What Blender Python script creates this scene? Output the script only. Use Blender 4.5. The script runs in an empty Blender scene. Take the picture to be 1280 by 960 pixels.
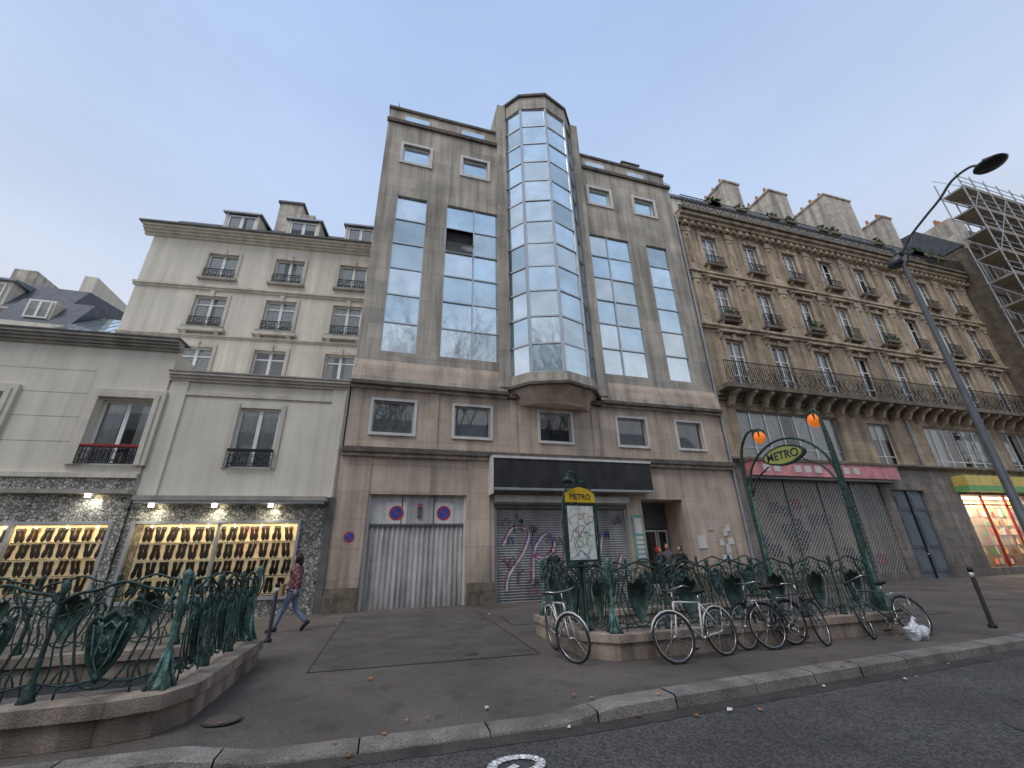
import bpy, math, random
from mathutils import Vector, Matrix
random.seed(7)
R=random.random
def U(a,b): return a+(b-a)*R()
scene=bpy.context.scene
# ------------------------------------------------------------ materials
MATS={}
def mk(name,col,rough=.75,metal=0,var=.2,scale=2.5,bump=0,bscale=60,streak=0,block=None,mort=.6,island=0,emit=0,spec=.4,fine=0,coat=0,wet=0,fs=60,grime=None,stain=0):
    m=bpy.data.materials.new(name);m.use_nodes=True;n=m.node_tree.nodes;l=m.node_tree.links
    b=n['Principled BSDF'];b.inputs['Roughness'].default_value=rough;b.inputs['Metallic'].default_value=metal
    b.inputs['Specular IOR Level'].default_value=spec
    tc=n.new('ShaderNodeTexCoord');cur=n.new('ShaderNodeRGB');cur.outputs[0].default_value=(*col,1);cur=cur.outputs[0]
    def scl(cur,f):
        v=n.new('ShaderNodeVectorMath');v.operation='SCALE';l.new(cur,v.inputs[0]);l.new(f,v.inputs['Scale']);return v.outputs[0]
    def noise(sc,mp=None,det=4):
        t=n.new('ShaderNodeTexNoise');t.inputs['Scale'].default_value=sc;t.inputs['Detail'].default_value=det
        if mp:
            k=n.new('ShaderNodeMapping');k.inputs['Scale'].default_value=mp;l.new(tc.outputs['Object'],k.inputs[0]);l.new(k.outputs[0],t.inputs[0])
        else: l.new(tc.outputs['Object'],t.inputs[0])
        return t.outputs['Fac']
    def mr(x,a,b_,c,d):
        t=n.new('ShaderNodeMapRange');t.inputs[1].default_value=a;t.inputs[2].default_value=b_;t.inputs[3].default_value=c;t.inputs[4].default_value=d;l.new(x,t.inputs[0]);return t.outputs[0]
    if var: cur=scl(cur,mr(noise(scale,det=6),.3,.7,1-var,1+var))
    if fine: cur=scl(cur,mr(noise(fs,det=4),.42,.58,1-fine,1+fine))
    if stain:
        cur=scl(cur,mr(noise(2.3,det=6),.55,.66,1,1-stain));cur=scl(cur,mr(noise(7,det=3),.62,.68,1,1-stain*.8))
    if streak:
        cur=scl(cur,mr(noise(1,(2.2,2.2,.16),5),.42,.72,1.0,1-streak))
        cur=scl(cur,mr(noise(1,(7,7,.35),4),.5,.75,1.0,1-streak*.6))
    if grime:
        s=n.new('ShaderNodeSeparateXYZ');l.new(tc.outputs['Object'],s.inputs[0])
        for (za,zb,f) in grime:
            a=n.new('ShaderNodeMath');a.operation='ADD';l.new(s.outputs[2],a.inputs[0]);q=mr(noise(1,(3,3,.4),4),.3,.7,-.9,.9);l.new(q,a.inputs[1])
            cur=scl(cur,mr(a.outputs[0],za,zb,f,1))
    if block:
        s=n.new('ShaderNodeSeparateXYZ');l.new(tc.outputs['Object'],s.inputs[0])
        a=n.new('ShaderNodeMath');l.new(s.outputs[0],a.inputs[0]);l.new(s.outputs[1],a.inputs[1])
        c=n.new('ShaderNodeCombineXYZ');l.new(a.outputs[0],c.inputs[0]);l.new(s.outputs[2],c.inputs[1])
        br=n.new('ShaderNodeTexBrick');l.new(c.outputs[0],br.inputs[0]);br.inputs['Scale'].default_value=1
        br.inputs['Brick Width'].default_value=block[0];br.inputs['Row Height'].default_value=block[1]
        br.inputs['Mortar Size'].default_value=.012;br.inputs['Mortar Smooth'].default_value=.3;br.offset=block[2] if len(block)>2 else .5
        br.inputs['Color1'].default_value=(.88,.88,.88,1);br.inputs['Color2'].default_value=(1.1,1.08,1.06,1);br.inputs['Mortar'].default_value=(mort,mort,mort,1)
        v=n.new('ShaderNodeVectorMath');v.operation='MULTIPLY';l.new(cur,v.inputs[0]);l.new(br.outputs[0],v.inputs[1]);cur=v.outputs[0]
    if island:
        g=n.new('ShaderNodeNewGeometry');cur=scl(cur,mr(g.outputs['Random Per Island'],0,1,1-island,1+island))
    l.new(cur,b.inputs['Base Color'])
    if wet: l.new(mr(noise(.7,det=5),.42,.62,rough,rough-wet),b.inputs['Roughness'])
    if bump:
        bp=n.new('ShaderNodeBump');bp.inputs['Strength'].default_value=bump;bp.inputs['Distance'].default_value=.02
        l.new(noise(bscale,det=5),bp.inputs['Height']);l.new(bp.outputs[0],b.inputs['Normal'])
    if coat: b.inputs['Coat Weight'].default_value=coat
    if emit:
        l.new(cur,b.inputs['Emission Color']);b.inputs['Emission Strength'].default_value=emit;m.cycles.emission_sampling='NONE'
    MATS[name]=m;return m
mk('stone_up',(.485,.44,.37),.85,var=.2,scale=.8,streak=.52,block=(1.42,.69,0),mort=.72,bump=.3,fine=.06,fs=30)
mk('stone_low',(.56,.455,.365),.85,var=.16,scale=1.1,streak=.34,block=(1.42,.92,0),mort=.75,bump=.3,fine=.06,fs=30,grime=[(.4,1.8,.62)])
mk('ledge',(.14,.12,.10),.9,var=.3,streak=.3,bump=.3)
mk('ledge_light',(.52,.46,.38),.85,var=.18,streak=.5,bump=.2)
mk('surround',(.66,.64,.6),.7,var=.1,streak=.2)
mk('plinth',(.16,.13,.10),.9,var=.4,scale=6,bump=.6,bscale=20,block=(.9,.4))
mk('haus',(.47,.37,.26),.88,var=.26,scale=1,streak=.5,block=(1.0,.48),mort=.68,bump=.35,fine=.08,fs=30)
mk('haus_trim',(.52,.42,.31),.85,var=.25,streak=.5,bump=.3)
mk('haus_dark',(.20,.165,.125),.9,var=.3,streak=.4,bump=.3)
mk('haus_ground',(.27,.24,.21),.85,var=.2,streak=.4,block=(.9,.45),bump=.3,grime=[(.3,1.6,.6)])
mk('plaster_l',(.70,.65,.55),.9,var=.07,streak=.15,bump=.15,scale=.7)
mk('plaster_b',(.72,.665,.56),.9,var=.09,streak=.22,bump=.15,scale=.7)
mk('trim_l',(.64,.59,.50),.85,var=.08,streak=.25)
mk('cornice_l',(.38,.355,.31),.85,var=.15,streak=.3)
mk('cornice_dark',(.12,.12,.11),.8,var=.2)
mk('zinc',(.30,.33,.36),.5,.3,var=.15,streak=.3)
mk('slate',(.10,.11,.13),.6,var=.2,block=(.3,.2),bump=.3)
mk('chimney',(.56,.50,.42),.9,var=.2,streak=.5,bump=.3)
mk('terracotta',(.42,.17,.09),.8,var=.2)
mk('brick',(.30,.17,.12),.9,var=.2,block=(.25,.08),mort=1.3)
mk('white',(.80,.80,.77),.5,var=.06,streak=.1)
mk('alu',(.50,.52,.53),.35,.6,var=.1)
mk('alu_dark',(.16,.165,.17),.4,.5,var=.1)
mk('curtain',(.80,.79,.75),.9,var=.12,scale=5)
mk('dark',(.02,.021,.024),.8,var=.3)
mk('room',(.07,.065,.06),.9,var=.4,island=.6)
mk('iron',(.018,.018,.02),.5,.3,var=.2)
mk('green_iron',(.036,.074,.063),.6,.25,var=.5,scale=9,bump=.5,bscale=45,spec=.4,fine=.3,fs=30)
mk('green_light',(.10,.185,.165),.6,.2,var=.45,scale=9,bump=.5,bscale=45,fine=.3,fs=30)
mk('asphalt_walk',(.140,.117,.102),.8,var=.3,scale=.5,bump=.8,bscale=160,fine=.24,fs=60,wet=.34,stain=.22)
mk('asphalt_patch',(.118,.102,.092),.8,var=.25,scale=1.2,bump=.8,bscale=160,fine=.26,fs=60,wet=.25,stain=.2)
mk('asphalt_road',(.098,.094,.092),.82,var=.22,scale=.6,bump=1,bscale=120,fine=.42,fs=42,stain=.15)
mk('seam',(.035,.032,.03),.5,var=.2)
mk('gutter',(.055,.048,.042),.7,var=.4,scale=3,bump=.5,fine=.3)
mk('ground_mat',(.09,.085,.08),.9,var=.2)
mk('kerb',(.20,.18,.16),.8,var=.35,scale=2.5,bump=.6,bscale=60,fine=.25,island=.18)
mk('metro_stone',(.38,.31,.25),.85,var=.35,scale=1.6,streak=.35,bump=.6,fine=.15,block=(1.3,2.5),grime=[(-.6,.5,.55)])
mk('paint',(.60,.60,.58),.8,var=.3,scale=12,fine=.3,fs=25)
mk('manhole',(.10,.09,.085),.6,.4,var=.3,bump=.8,bscale=40)
mk('black_sign',(.04,.04,.042),.35,var=.3,streak=.3)
mk('shutter',(.47,.465,.455),.5,.25,var=.15,streak=.25,grime=[(.0,1.2,.65)])
mk('garage',(.60,.59,.56),.55,.1,var=.12,streak=.45,grime=[(-.2,1.0,.55)])
mk('magenta',(.30,.06,.17),.7,var=.35,scale=9)
mk('whitespray',(.55,.54,.56),.7,var=.3,scale=5)
mk('ink',(.05,.05,.06),.6,var=.2)
mk('bluepaint',(.03,.09,.35),.4,var=.1)
mk('redpaint',(.55,.03,.03),.4,var=.1)
mk('teal',(.16,.36,.34),.5,var=.2)
mk('tan',(.42,.27,.15),.6,var=.15)
mk('pink',(.62,.24,.26),.5,var=.35,streak=.2)
mk('door_blue',(.10,.125,.15),.45,var=.15,streak=.2)
mk('shop_green',(.16,.42,.14),.5,var=.1)
mk('shop_yellow',(.70,.55,.14),.5,var=.15,streak=.2)
mk('yellow',(.80,.50,.03),.4,var=.08)
mk('sign_yellow',(.40,.43,.12),.4,var=.15)
mk('glow_goods',(.60,.13,.06),.6,var=.4,scale=4,island=.6,emit=.5)  # merchandise emits by itself: shop light put into the material
mk('glow_goods2',(.75,.45,.16),.6,var=.4,scale=5,island=.5,emit=.5)  # second merchandise tint, also self-glowing though not a lamp
mk('glow_wall',(.80,.66,.42),.8,var=.15,emit=.30)  # warm backing and shelves, with lamp light added as their own glow
mk('lamp_emit',(1,.86,.6),.5,var=0,emit=9)
mk('amber',(.85,.2,.02),.15,var=.12,emit=.5,spec=.6)
mk('map',(.76,.79,.70),.4,var=.2,scale=14,coat=.3)
mk('shoe_brown',(.14,.055,.022),.3,var=.4,scale=7,island=.5,coat=.3)
mk('shoe_black',(.02,.015,.014),.3,var=.3,coat=.3)
mk('shoe_gold',(.62,.38,.08),.3,.2,var=.3,island=.3)
mk('shoe_red',(.42,.035,.02),.35,var=.3,island=.3)
mk('rubber',(.02,.02,.02),.7,var=.2)
mk('chrome',(.5,.5,.5),.25,.9,var=.1)
mk('bike_white',(.68,.68,.64),.3,var=.08,coat=.5)
mk('bike_dark',(.03,.035,.04),.35,var=.1,coat=.3)
mk('bike_green',(.03,.07,.06),.35,var=.1,coat=.3)
mk('skin',(.42,.26,.19),.6,var=.06)
mk('hair',(.02,.014,.01),.6,var=.2)
mk('jeans',(.17,.22,.31),.9,var=.2,scale=9,bump=.2)
mk('cloth_black',(.022,.022,.026),.9,var=.25,bump=.2)
mk('cloth_grey',(.09,.09,.1),.9,var=.2)
mk('cloth_red',(.35,.03,.03),.9,var=.2)
mk('leaf',(.42,.16,.04),.8,var=.3,island=.5)
mk('plant',(.05,.09,.03),.8,var=.4,island=.5)
mk('bark',(.12,.10,.08),.9,var=.3)
mk('lampgrey',(.10,.105,.11),.5,.4,var=.15)
mk('steel',(.42,.43,.44),.45,.6,var=.2)
mk('plank',(.33,.27,.19),.9,var=.2)
mk('plastic',(.62,.64,.66),.3,var=.2,spec=.6)
mk('opp',(.33,.30,.26),.9,var=.15,block=(1,.5))
m=mk('plaid',(.30,.06,.07),.9,var=.2);n=m.node_tree.nodes;l=m.node_tree.links
ck=n.new('ShaderNodeTexChecker');ck.inputs['Scale'].default_value=15;ck.inputs[1].default_value=(.34,.13,.13,1);ck.inputs[2].default_value=(.09,.05,.07,1)
tc=n.new('ShaderNodeTexCoord');l.new(tc.outputs['Object'],ck.inputs[0]);l.new(ck.outputs[0],n['Principled BSDF'].inputs['Base Color'])
m=mk('mosaic',(.5,.5,.48),.35,.4,var=0);n=m.node_tree.nodes;l=m.node_tree.links
vo=n.new('ShaderNodeTexVoronoi');vo.inputs['Scale'].default_value=11;vo.feature='DISTANCE_TO_EDGE';tc=n.new('ShaderNodeTexCoord');l.new(tc.outputs['Object'],vo.inputs[0])
cr=n.new('ShaderNodeValToRGB');l.new(vo.outputs['Distance'],cr.inputs[0]);cr.color_ramp.elements[0].color=(.10,.10,.09,1);cr.color_ramp.elements[1].color=(.52,.51,.46,1);cr.color_ramp.elements[0].position=.02;cr.color_ramp.elements[1].position=.14
v2=n.new('ShaderNodeTexVoronoi');v2.inputs['Scale'].default_value=11;l.new(tc.outputs['Object'],v2.inputs[0]);sx=n.new('ShaderNodeSeparateXYZ');l.new(v2.outputs['Color'],sx.inputs[0])
mr_=n.new('ShaderNodeMapRange');mr_.inputs[3].default_value=.5;mr_.inputs[4].default_value=1.35;l.new(sx.outputs[0],mr_.inputs[0]);vs=n.new('ShaderNodeVectorMath');vs.operation='SCALE';l.new(cr.outputs[0],vs.inputs[0]);l.new(mr_.outputs[0],vs.inputs['Scale'])
l.new(vs.outputs[0],n['Principled BSDF'].inputs['Base Color']);bp=n.new('ShaderNodeBump');bp.inputs['Strength'].default_value=.6;l.new(sx.outputs[1],bp.inputs['Height']);l.new(bp.outputs[0],n['Principled BSDF'].inputs['Normal'])
m=mk('mirror',(.5,.6,.7),.05,.0,var=0);n=m.node_tree.nodes;l=m.node_tree.links;b=n['Principled BSDF']
g=n.new('ShaderNodeNewGeometry');cr=n.new('ShaderNodeValToRGB');cr.color_ramp.interpolation='CONSTANT'
for i,(p,c) in enumerate([(0,(.74,.87,.93)),(.25,(.63,.77,.83)),(.45,(.80,.88,.90)),(.62,(.58,.67,.68)),(.78,(.72,.78,.76)),(.92,(.47,.56,.58))]):
    e=cr.color_ramp.elements[i] if i<2 else cr.color_ramp.elements.new(p)
    e.position=p;e.color=(*c,1)
l.new(g.outputs['Random Per Island'],cr.inputs[0]);b.inputs['Metallic'].default_value=.78
tc=n.new('ShaderNodeTexCoord');no=n.new('ShaderNodeTexNoise');no.inputs['Scale'].default_value=1.1;l.new(tc.outputs['Object'],no.inputs[0])
bp=n.new('ShaderNodeBump');bp.inputs['Strength'].default_value=.16;bp.inputs['Distance'].default_value=.05;l.new(no.outputs['Fac'],bp.inputs['Height']);l.new(bp.outputs[0],b.inputs['Normal'])
n2=n.new('ShaderNodeTexNoise');n2.inputs['Scale'].default_value=.8;n2.inputs['Detail'].default_value=5;l.new(tc.outputs['Object'],n2.inputs[0]);m2_=n.new('ShaderNodeMapRange');m2_.inputs[1].default_value=.3;m2_.inputs[2].default_value=.7;m2_.inputs[3].default_value=.78;m2_.inputs[4].default_value=1.06;l.new(n2.outputs['Fac'],m2_.inputs[0])
vs=n.new('ShaderNodeVectorMath');vs.operation='SCALE';l.new(cr.outputs[0],vs.inputs[0]);l.new(m2_.outputs[0],vs.inputs['Scale']);l.new(vs.outputs[0],b.inputs['Base Color'])
m=bpy.data.materials.new('glass');m.use_nodes=True;n=m.node_tree.nodes;l=m.node_tree.links;n.remove(n['Principled BSDF'])
t=n.new('ShaderNodeBsdfTransparent');t.inputs[0].default_value=(.88,.91,.91,1);gl=n.new('ShaderNodeBsdfGlossy');gl.inputs['Roughness'].default_value=.02
fr=n.new('ShaderNodeFresnel');fr.inputs[0].default_value=1.5;ad=n.new('ShaderNodeMath');ad.inputs[1].default_value=.08;l.new(fr.outputs[0],ad.inputs[0])
mx=n.new('ShaderNodeMixShader');l.new(ad.outputs[0],mx.inputs[0]);l.new(t.outputs[0],mx.inputs[1]);l.new(gl.outputs[0],mx.inputs[2]);l.new(mx.outputs[0],n['Material Output'].inputs[0]);MATS['glass']=m

# ------------------------------------------------------------ mesh builder
def empty(name,loc=(0,0,0),rz=0):
    e=bpy.data.objects.new(name,None);e.location=loc;e.rotation_euler=(0,0,rz);scene.collection.objects.link(e);return e
class MB:
    def __init__(s): s.v=[];s.f=[];s.m=[]
    def face(s,pts,m):
        i=len(s.v);s.v+=[tuple(p) for p in pts];s.f.append(tuple(range(i,i+len(pts))));s.m.append(m)
    def box(s,x0,x1,y0,y1,z0,z1,m,faces=None):
        i=len(s.v);s.v+=[(x0,y0,z0),(x1,y0,z0),(x1,y1,z0),(x0,y1,z0),(x0,y0,z1),(x1,y0,z1),(x1,y1,z1),(x0,y1,z1)]
        for q in [(0,3,2,1),(4,5,6,7),(0,1,5,4),(1,2,6,5),(2,3,7,6),(3,0,4,7)]:
            s.f.append(tuple(i+k for k in q));s.m.append(m)
    def prism(s,poly,z0,z1,m,poly2=None):
        p2=poly2 or poly;k=len(poly);i=len(s.v)
        s.v+=[(x,y,z0) for x,y in poly]+[(x,y,z1) for x,y in p2]
        for a in range(k):
            b=(a+1)%k;s.f.append((i+a,i+b,i+k+b,i+k+a));s.m.append(m)
        s.f.append(tuple(i+a for a in reversed(range(k))));s.m.append(m);s.f.append(tuple(i+k+a for a in range(k)));s.m.append(m)
    def xprism(s,poly,x0,x1,m): # poly in (y,z)
        k=len(poly);i=len(s.v)
        s.v+=[(x0,y,z) for y,z in poly]+[(x1,y,z) for y,z in poly]
        for a in range(k):
            b=(a+1)%k;s.f.append((i+a,i+b,i+k+b,i+k+a));s.m.append(m)
        s.f.append(tuple(i+a for a in range(k)));s.m.append(m);s.f.append(tuple(i+k+a for a in reversed(range(k))));s.m.append(m)
    def tube(s,pts,r,m,n=6,closed=False,cap=True):
        pts=[Vector(p) for p in pts];k=len(pts)
        rs=r if isinstance(r,(list,tuple)) else [r]*k
        base=len(s.v);up=None
        for a in range(k):
            if closed: t=pts[(a+1)%k]-pts[a-1]
            else: t=pts[min(a+1,k-1)]-pts[max(a-1,0)]
            if t.length<1e-9: t=Vector((0,0,1))
            t.normalize()
            if up is None:
                up=Vector((0,0,1)) if abs(t.z)<.9 else Vector((1,0,0))
            sd=t.cross(up);
            if sd.length<1e-4: sd=t.orthogonal()
            sd.normalize();up=sd.cross(t).normalized()
            for j in range(n):
                an=2*math.pi*(j+.5)/n;s.v.append(tuple(pts[a]+(sd*math.cos(an)+up*math.sin(an))*rs[a]))
        for a in range(k if closed else k-1):
            b=(a+1)%k
            for j in range(n):
                j2=(j+1)%n;s.f.append((base+a*n+j,base+a*n+j2,base+b*n+j2,base+b*n+j));s.m.append(m)
        if cap and not closed:
            s.f.append(tuple(base+j for j in reversed(range(n))));s.m.append(m)
            s.f.append(tuple(base+(k-1)*n+j for j in range(n)));s.m.append(m)
    def ball(s,c,r,m,nu=10,nv=7,fn=None):
        c=Vector(c);rr=(r,r,r) if not isinstance(r,(tuple,list)) else r;i=len(s.v)
        for a in range(nv+1):
            ph=math.pi*a/nv
            for b in range(nu):
                th=2*math.pi*b/nu;p=Vector((math.sin(ph)*math.cos(th)*rr[0],math.sin(ph)*math.sin(th)*rr[1],-math.cos(ph)*rr[2]))
                if fn: p=fn(p)
                s.v.append(tuple(c+p))
        for a in range(nv):
            for b in range(nu):
                b2=(b+1)%nu;s.f.append((i+a*nu+b,i+a*nu+b2,i+(a+1)*nu+b2,i+(a+1)*nu+b));s.m.append(m)
    def xf(s,M,start=0):
        for k in range(start,len(s.v)): s.v[k]=tuple(M@Vector(s.v[k]))
    def wall(s,x0,x1,z0,z1,y,holes,m,depth=.25,rm=None):
        hs=[h for h in holes if h[0]<x1 and h[1]>x0 and h[2]<z1 and h[3]>z0]
        xs=sorted(set([x0,x1]+[c for h in hs for c in (h[0],h[1]) if x0<c<x1]));zs=sorted(set([z0,z1]+[c for h in hs for c in (h[2],h[3]) if z0<c<z1]))
        for a in range(len(xs)-1):
            for b in range(len(zs)-1):
                cx=(xs[a]+xs[a+1])/2;cz=(zs[b]+zs[b+1])/2
                inh=any(h[0]<cx<h[1] and h[2]<cz<h[3] for h in hs)
                if not inh: s.face([(xs[a],y,zs[b]),(xs[a+1],y,zs[b]),(xs[a+1],y,zs[b+1]),(xs[a],y,zs[b+1])],m)
        for h in hs:
            d=h[4] if len(h)>4 else depth;a,b,c,e=h[:4];c=max(c,z0);e=min(e,z1);q=rm or m
            s.face([(a,y,c),(a,y,e),(a,y+d,e),(a,y+d,c)],q);s.face([(b,y,c),(b,y+d,c),(b,y+d,e),(b,y,e)],q)
            if e<z1: s.face([(a,y,e),(b,y,e),(b,y+d,e),(a,y+d,e)],q)
            if c>z0: s.face([(a,y,c),(a,y+d,c),(b,y+d,c),(b,y,c)],q)
    def build(s,name,parent=None,smooth=False):
        me=bpy.data.meshes.new(name);me.from_pydata(s.v,[],s.f)
        names=[];idx={}
        for q in s.m:
            if q not in idx: idx[q]=len(names);names.append(q)
        for q in names: me.materials.append(MATS[q])
        me.polygons.foreach_set('material_index',[idx[q] for q in s.m])
        if smooth: me.polygons.foreach_set('use_smooth',[True]*len(me.polygons))
        me.update();o=bpy.data.objects.new(name,me);scene.collection.objects.link(o)
        if parent: o.parent=parent
        return o
def ccw(pts,k=6): # catmull-rom
    out=[];P=[Vector(p) for p in pts];P=[P[0]*2-P[1]]+P+[P[-1]*2-P[-2]]
    for i in range(1,len(P)-2):
        for j in range(k):
            t=j/k;a,b,c,d=P[i-1:i+3]
            out.append(.5*((2*b)+(c-a)*t+(2*a-5*b+4*c-d)*t*t+(3*b-a-3*c+d)*t**3))
    out.append(P[-2]);return out
def window(mb,x0,x1,z0,z1,y,cols=2,rows=2,fm='white',ft=.06,cur=.6,trans=None,glass='glass'):
    mb.box(x0,x0+ft,y,y+.06,z0,z1,fm);mb.box(x1-ft,x1,y,y+.06,z0,z1,fm)
    mb.box(x0+ft,x1-ft,y,y+.06,z0,z0+ft,fm);mb.box(x0+ft,x1-ft,y,y+.06,z1-ft,z1,fm)
    for c in range(1,cols):
        x=x0+(x1-x0)*c/cols;mb.box(x-ft*.8,x+ft*.8,y+.004,y+.05,z0+ft,z1-ft,fm)
    tz=trans or [z0+(z1-z0)*r_/rows for r_ in range(1,rows)]
    for z in tz: mb.box(x0+ft,x1-ft,y+.008,y+.046,z-ft*.4,z+ft*.4,fm)
    mb.face([(x0+ft,y+.03,z0+ft),(x1-ft,y+.03,z0+ft),(x1-ft,y+.03,z1-ft),(x0+ft,y+.03,z1-ft)],glass)
    if glass=='glass':
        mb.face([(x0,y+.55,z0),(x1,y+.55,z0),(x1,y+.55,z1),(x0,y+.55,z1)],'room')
        w=(x1-x0);v=R()
        if v<cur:
            full=R()<.35
            for side in (0,1):
                f=U(.2,.46) if not full else .44;a=x0+ft if side==0 else x1-ft-w*f;b=a+w*f;k=10;prev=None
                for j in range(k+1):
                    xx=a+(b-a)*j/k;yy=y+.085+(.02 if j%2 else 0)
                    if prev: mb.face([(prev[0],prev[1],z0+ft),(xx,yy,z0+ft),(xx,yy,z1-ft),(prev[0],prev[1],z1-ft)],'curtain')
                    prev=(xx,yy)
        elif R()<.6:
            zz=z1-(z1-z0)*U(.2,.8);mb.face([(x0+ft,y+.09,zz),(x1-ft,y+.09,zz),(x1-ft,y+.09,z1),(x0+ft,y+.09,z1)],'curtain')
def cwall(mb,x0,x1,z0,z1,y,cols,rows,skip=()):
    ft=.06
    for c in range(cols):
        for r_ in range(rows):
            a=x0+(x1-x0)*c/cols;b=x0+(x1-x0)*(c+1)/cols;p=z0+(z1-z0)*r_/rows;q=z0+(z1-z0)*(r_+1)/rows
            if (c,r_) in skip:
                mb.face([(a,y+.15,p),(b,y+.15,p),(b,y+.15,q),(a,y+.15,q)],'dark')
                mb.face([(a+.05,y+.1,p),(b-.05,y+.1,p),(b-.05,y-.42,p+.25),(a+.05,y-.42,p+.25)],'mirror')
                continue
            t=[U(-.011,.011) for _ in range(3)]
            mb.face([(a,y+t[0],p),(b,y+t[1],p),(b,y+t[1]+t[2],q),(a,y+t[0]+t[2],q)],'mirror')
    for c in range(cols+1):
        a=x0+(x1-x0)*c/cols;mb.box(a-ft/2,a+ft/2,y-.06,y-.02,z0,z1,'alu')
    for r_ in range(rows+1):
        q=z0+(z1-z0)*r_/rows;mb.box(x0,x1,y-.055,y-.022,q-ft/2,q+ft/2,'alu')
def rail(mb,x0,x1,y,z0,z1,step=.11,m='iron',orn=True,t=.011):
    mb.box(x0,x1,y-.02,y+.02,z1-.03,z1,m);mb.box(x0,x1,y-t,y+t,z0,z0+.02,m);h=z1-z0
    if orn: mb.box(x0,x1,y-t+.002,y+t-.002,z1-h*.25,z1-h*.25+.016,m);mb.box(x0,x1,y-t+.002,y+t-.002,z0+h*.18,z0+h*.18+.016,m)
    k=max(2,int((x1-x0)/step))
    for i in range(k+1):
        x=x0+(x1-x0)*i/k;mb.box(x-t*.8,x+t*.8,y-t*.8,y+t*.8,z0+.02,z1-.03,m)
    if orn:
        k2=max(1,int((x1-x0)/.33))
        for i in range(k2):
            cx=x0+(x1-x0)*(i+.5)/k2;cz=z0+h*.46;rr=.13
            mb.tube([(cx+rr*math.cos(a*math.pi/4),y,cz+h*.24*math.sin(a*math.pi/4)) for a in range(8)],.013,m,4,closed=True)
            mb.tube([(cx-.13,y,z0+.03),(cx,y,z0+h*.2),(cx+.13,y,z0+.03)],.012,m,4)
def mold(mb,x0,x1,z0,z1,pr,m,y=0,steps=3):
    for i in range(steps):
        a=z0+(z1-z0)*i/steps;b=z0+(z1-z0)*(i+1)/steps;p=pr*(i+1)/steps
        mb.box(x0,x1,y-p,y+.05,a,b-.0005,m)

# ------------------------------------------------------------ CENTRAL BUILDING
cb=empty('office_building',(0,15.4,0))
w=MB()
TW=[(-.85,.55,1),(1.5,4.2,2),(8.8,11.5,2),(12.6,13.95,1)]
WW=[(-.8,.5),(2.2,3.5),(9.4,10.7),(12.3,13.6)]
SW=[(-.85,.65),(2.2,3.65),(5.75,7.15),(9.4,10.8),(12.45,13.8)]
hu=[(a,b,9.15,17.4,.14) for a,b,_ in TW]+[(a,b,19.65,20.8,.2) for a,b in WW]
w.wall(-1.7,15,7.95,22.2,0,hu,'stone_up')
hm=[(a,b,5.8,7.05,.22) for a,b in SW]
w.wall(-1.7,15,5.2,7.5,0,hm,'stone_low')
hl=[(-.65,2.75,-.3,3.6,.35),(3.8,9.35,-.3,3.3,.3),(10.05,12.05,-.3,3.55,1.6)]
w.wall(-1.7,15,-.3,4.9,0,hl,'stone_low')
w.box(-1.7,15,1.7,11,-.3,22.2,'stone_up')
for x in (-1.7,15): w.face([(x,0,-.3),(x,1.7,-.3),(x,1.7,22.2),(x,0,22.2)],'stone_up')
w.face([(-1.7,0,22.2),(15,0,22.2),(15,1.7,22.2),(-1.7,1.7,22.2)],'ledge')
w.build('walls',cb)
t=MB()
for a,b in ((-1.72,4.35),(8.65,15.02)):
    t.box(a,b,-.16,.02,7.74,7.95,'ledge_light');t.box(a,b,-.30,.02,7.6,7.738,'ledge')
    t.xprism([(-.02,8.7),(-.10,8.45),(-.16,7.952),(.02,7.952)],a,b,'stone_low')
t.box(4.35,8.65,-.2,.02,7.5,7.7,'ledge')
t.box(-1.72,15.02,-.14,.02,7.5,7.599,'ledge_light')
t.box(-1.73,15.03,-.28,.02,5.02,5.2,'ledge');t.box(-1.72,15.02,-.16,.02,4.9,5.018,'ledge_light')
for a,b in ((-1.75,4.1),(8.9,15.05)):
    t.box(a,b,-.12,.02,22.2,22.42,'ledge')
    t.box(a+.05,b-.05,.25,1.6,22.42,23.55,'stone_up');t.box(a,b,.17,1.7,23.55,23.72,'ledge')
for a,b in ((-.9,.4),(2.1,3.4),(9.5,10.8),(12.3,13.5)):
    t.box(a,b,.2,.26,22.72,23.2,'surround');t.face([(a+.06,.195,22.78),(b-.06,.195,22.78),(b-.06,.195,23.14),(a+.06,.195,23.14)],'mirror')
for a,b in WW:
    t.box(a-.15,a,-.06,.02,19.5,20.95,'surround');t.box(b,b+.15,-.06,.02,19.5,20.95,'surround');t.box(a,b,-.06,.02,19.5,19.65,'surround');t.box(a,b,-.06,.02,20.8,20.95,'surround')
for a,b in SW:
    t.box(a-.1,a,-.04,.02,5.7,7.15,'surround');t.box(b,b+.1,-.04,.02,5.7,7.15,'surround');t.box(a,b,-.07,.02,5.7,5.8,'surround');t.box(a,b,-.04,.02,7.05,7.15,'surround')
for x in (1.4,4.6,8.3,11.6): t.box(x-.16,x+.16,-.05,.02,5.2,7.5,'stone_low')
for a,b in ((-1.78,-.72),(2.8,3.78),(9.4,10.02),(12.1,15.03)): t.box(a,b,-.09,.02,-.3,.68,'plinth')
t.box(-1.74,-.7,-.05,.02,.68,4.9,'stone_low');t.box(2.78,3.6,-.05,.02,.68,4.9,'stone_low')
t.box(12.9,14.1,1.2,2.3,22.3,25.3,'chimney');t.box(12.82,14.18,1.12,2.38,25.301,25.4,'ledge')
for x in (13.1,13.5,13.9): t.tube([(x,1.7,25.4),(x,1.7,25.8)],.11,'terracotta',8)
t.tube([(-1.3,.6,23.7),(-1.3,.6,24.6)],.02,'iron',5)
t.tube([(15.02,-.1,.2),(15.02,-.1,20.1)],.06,'zinc',8)
t.build('trim',cb)
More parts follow.
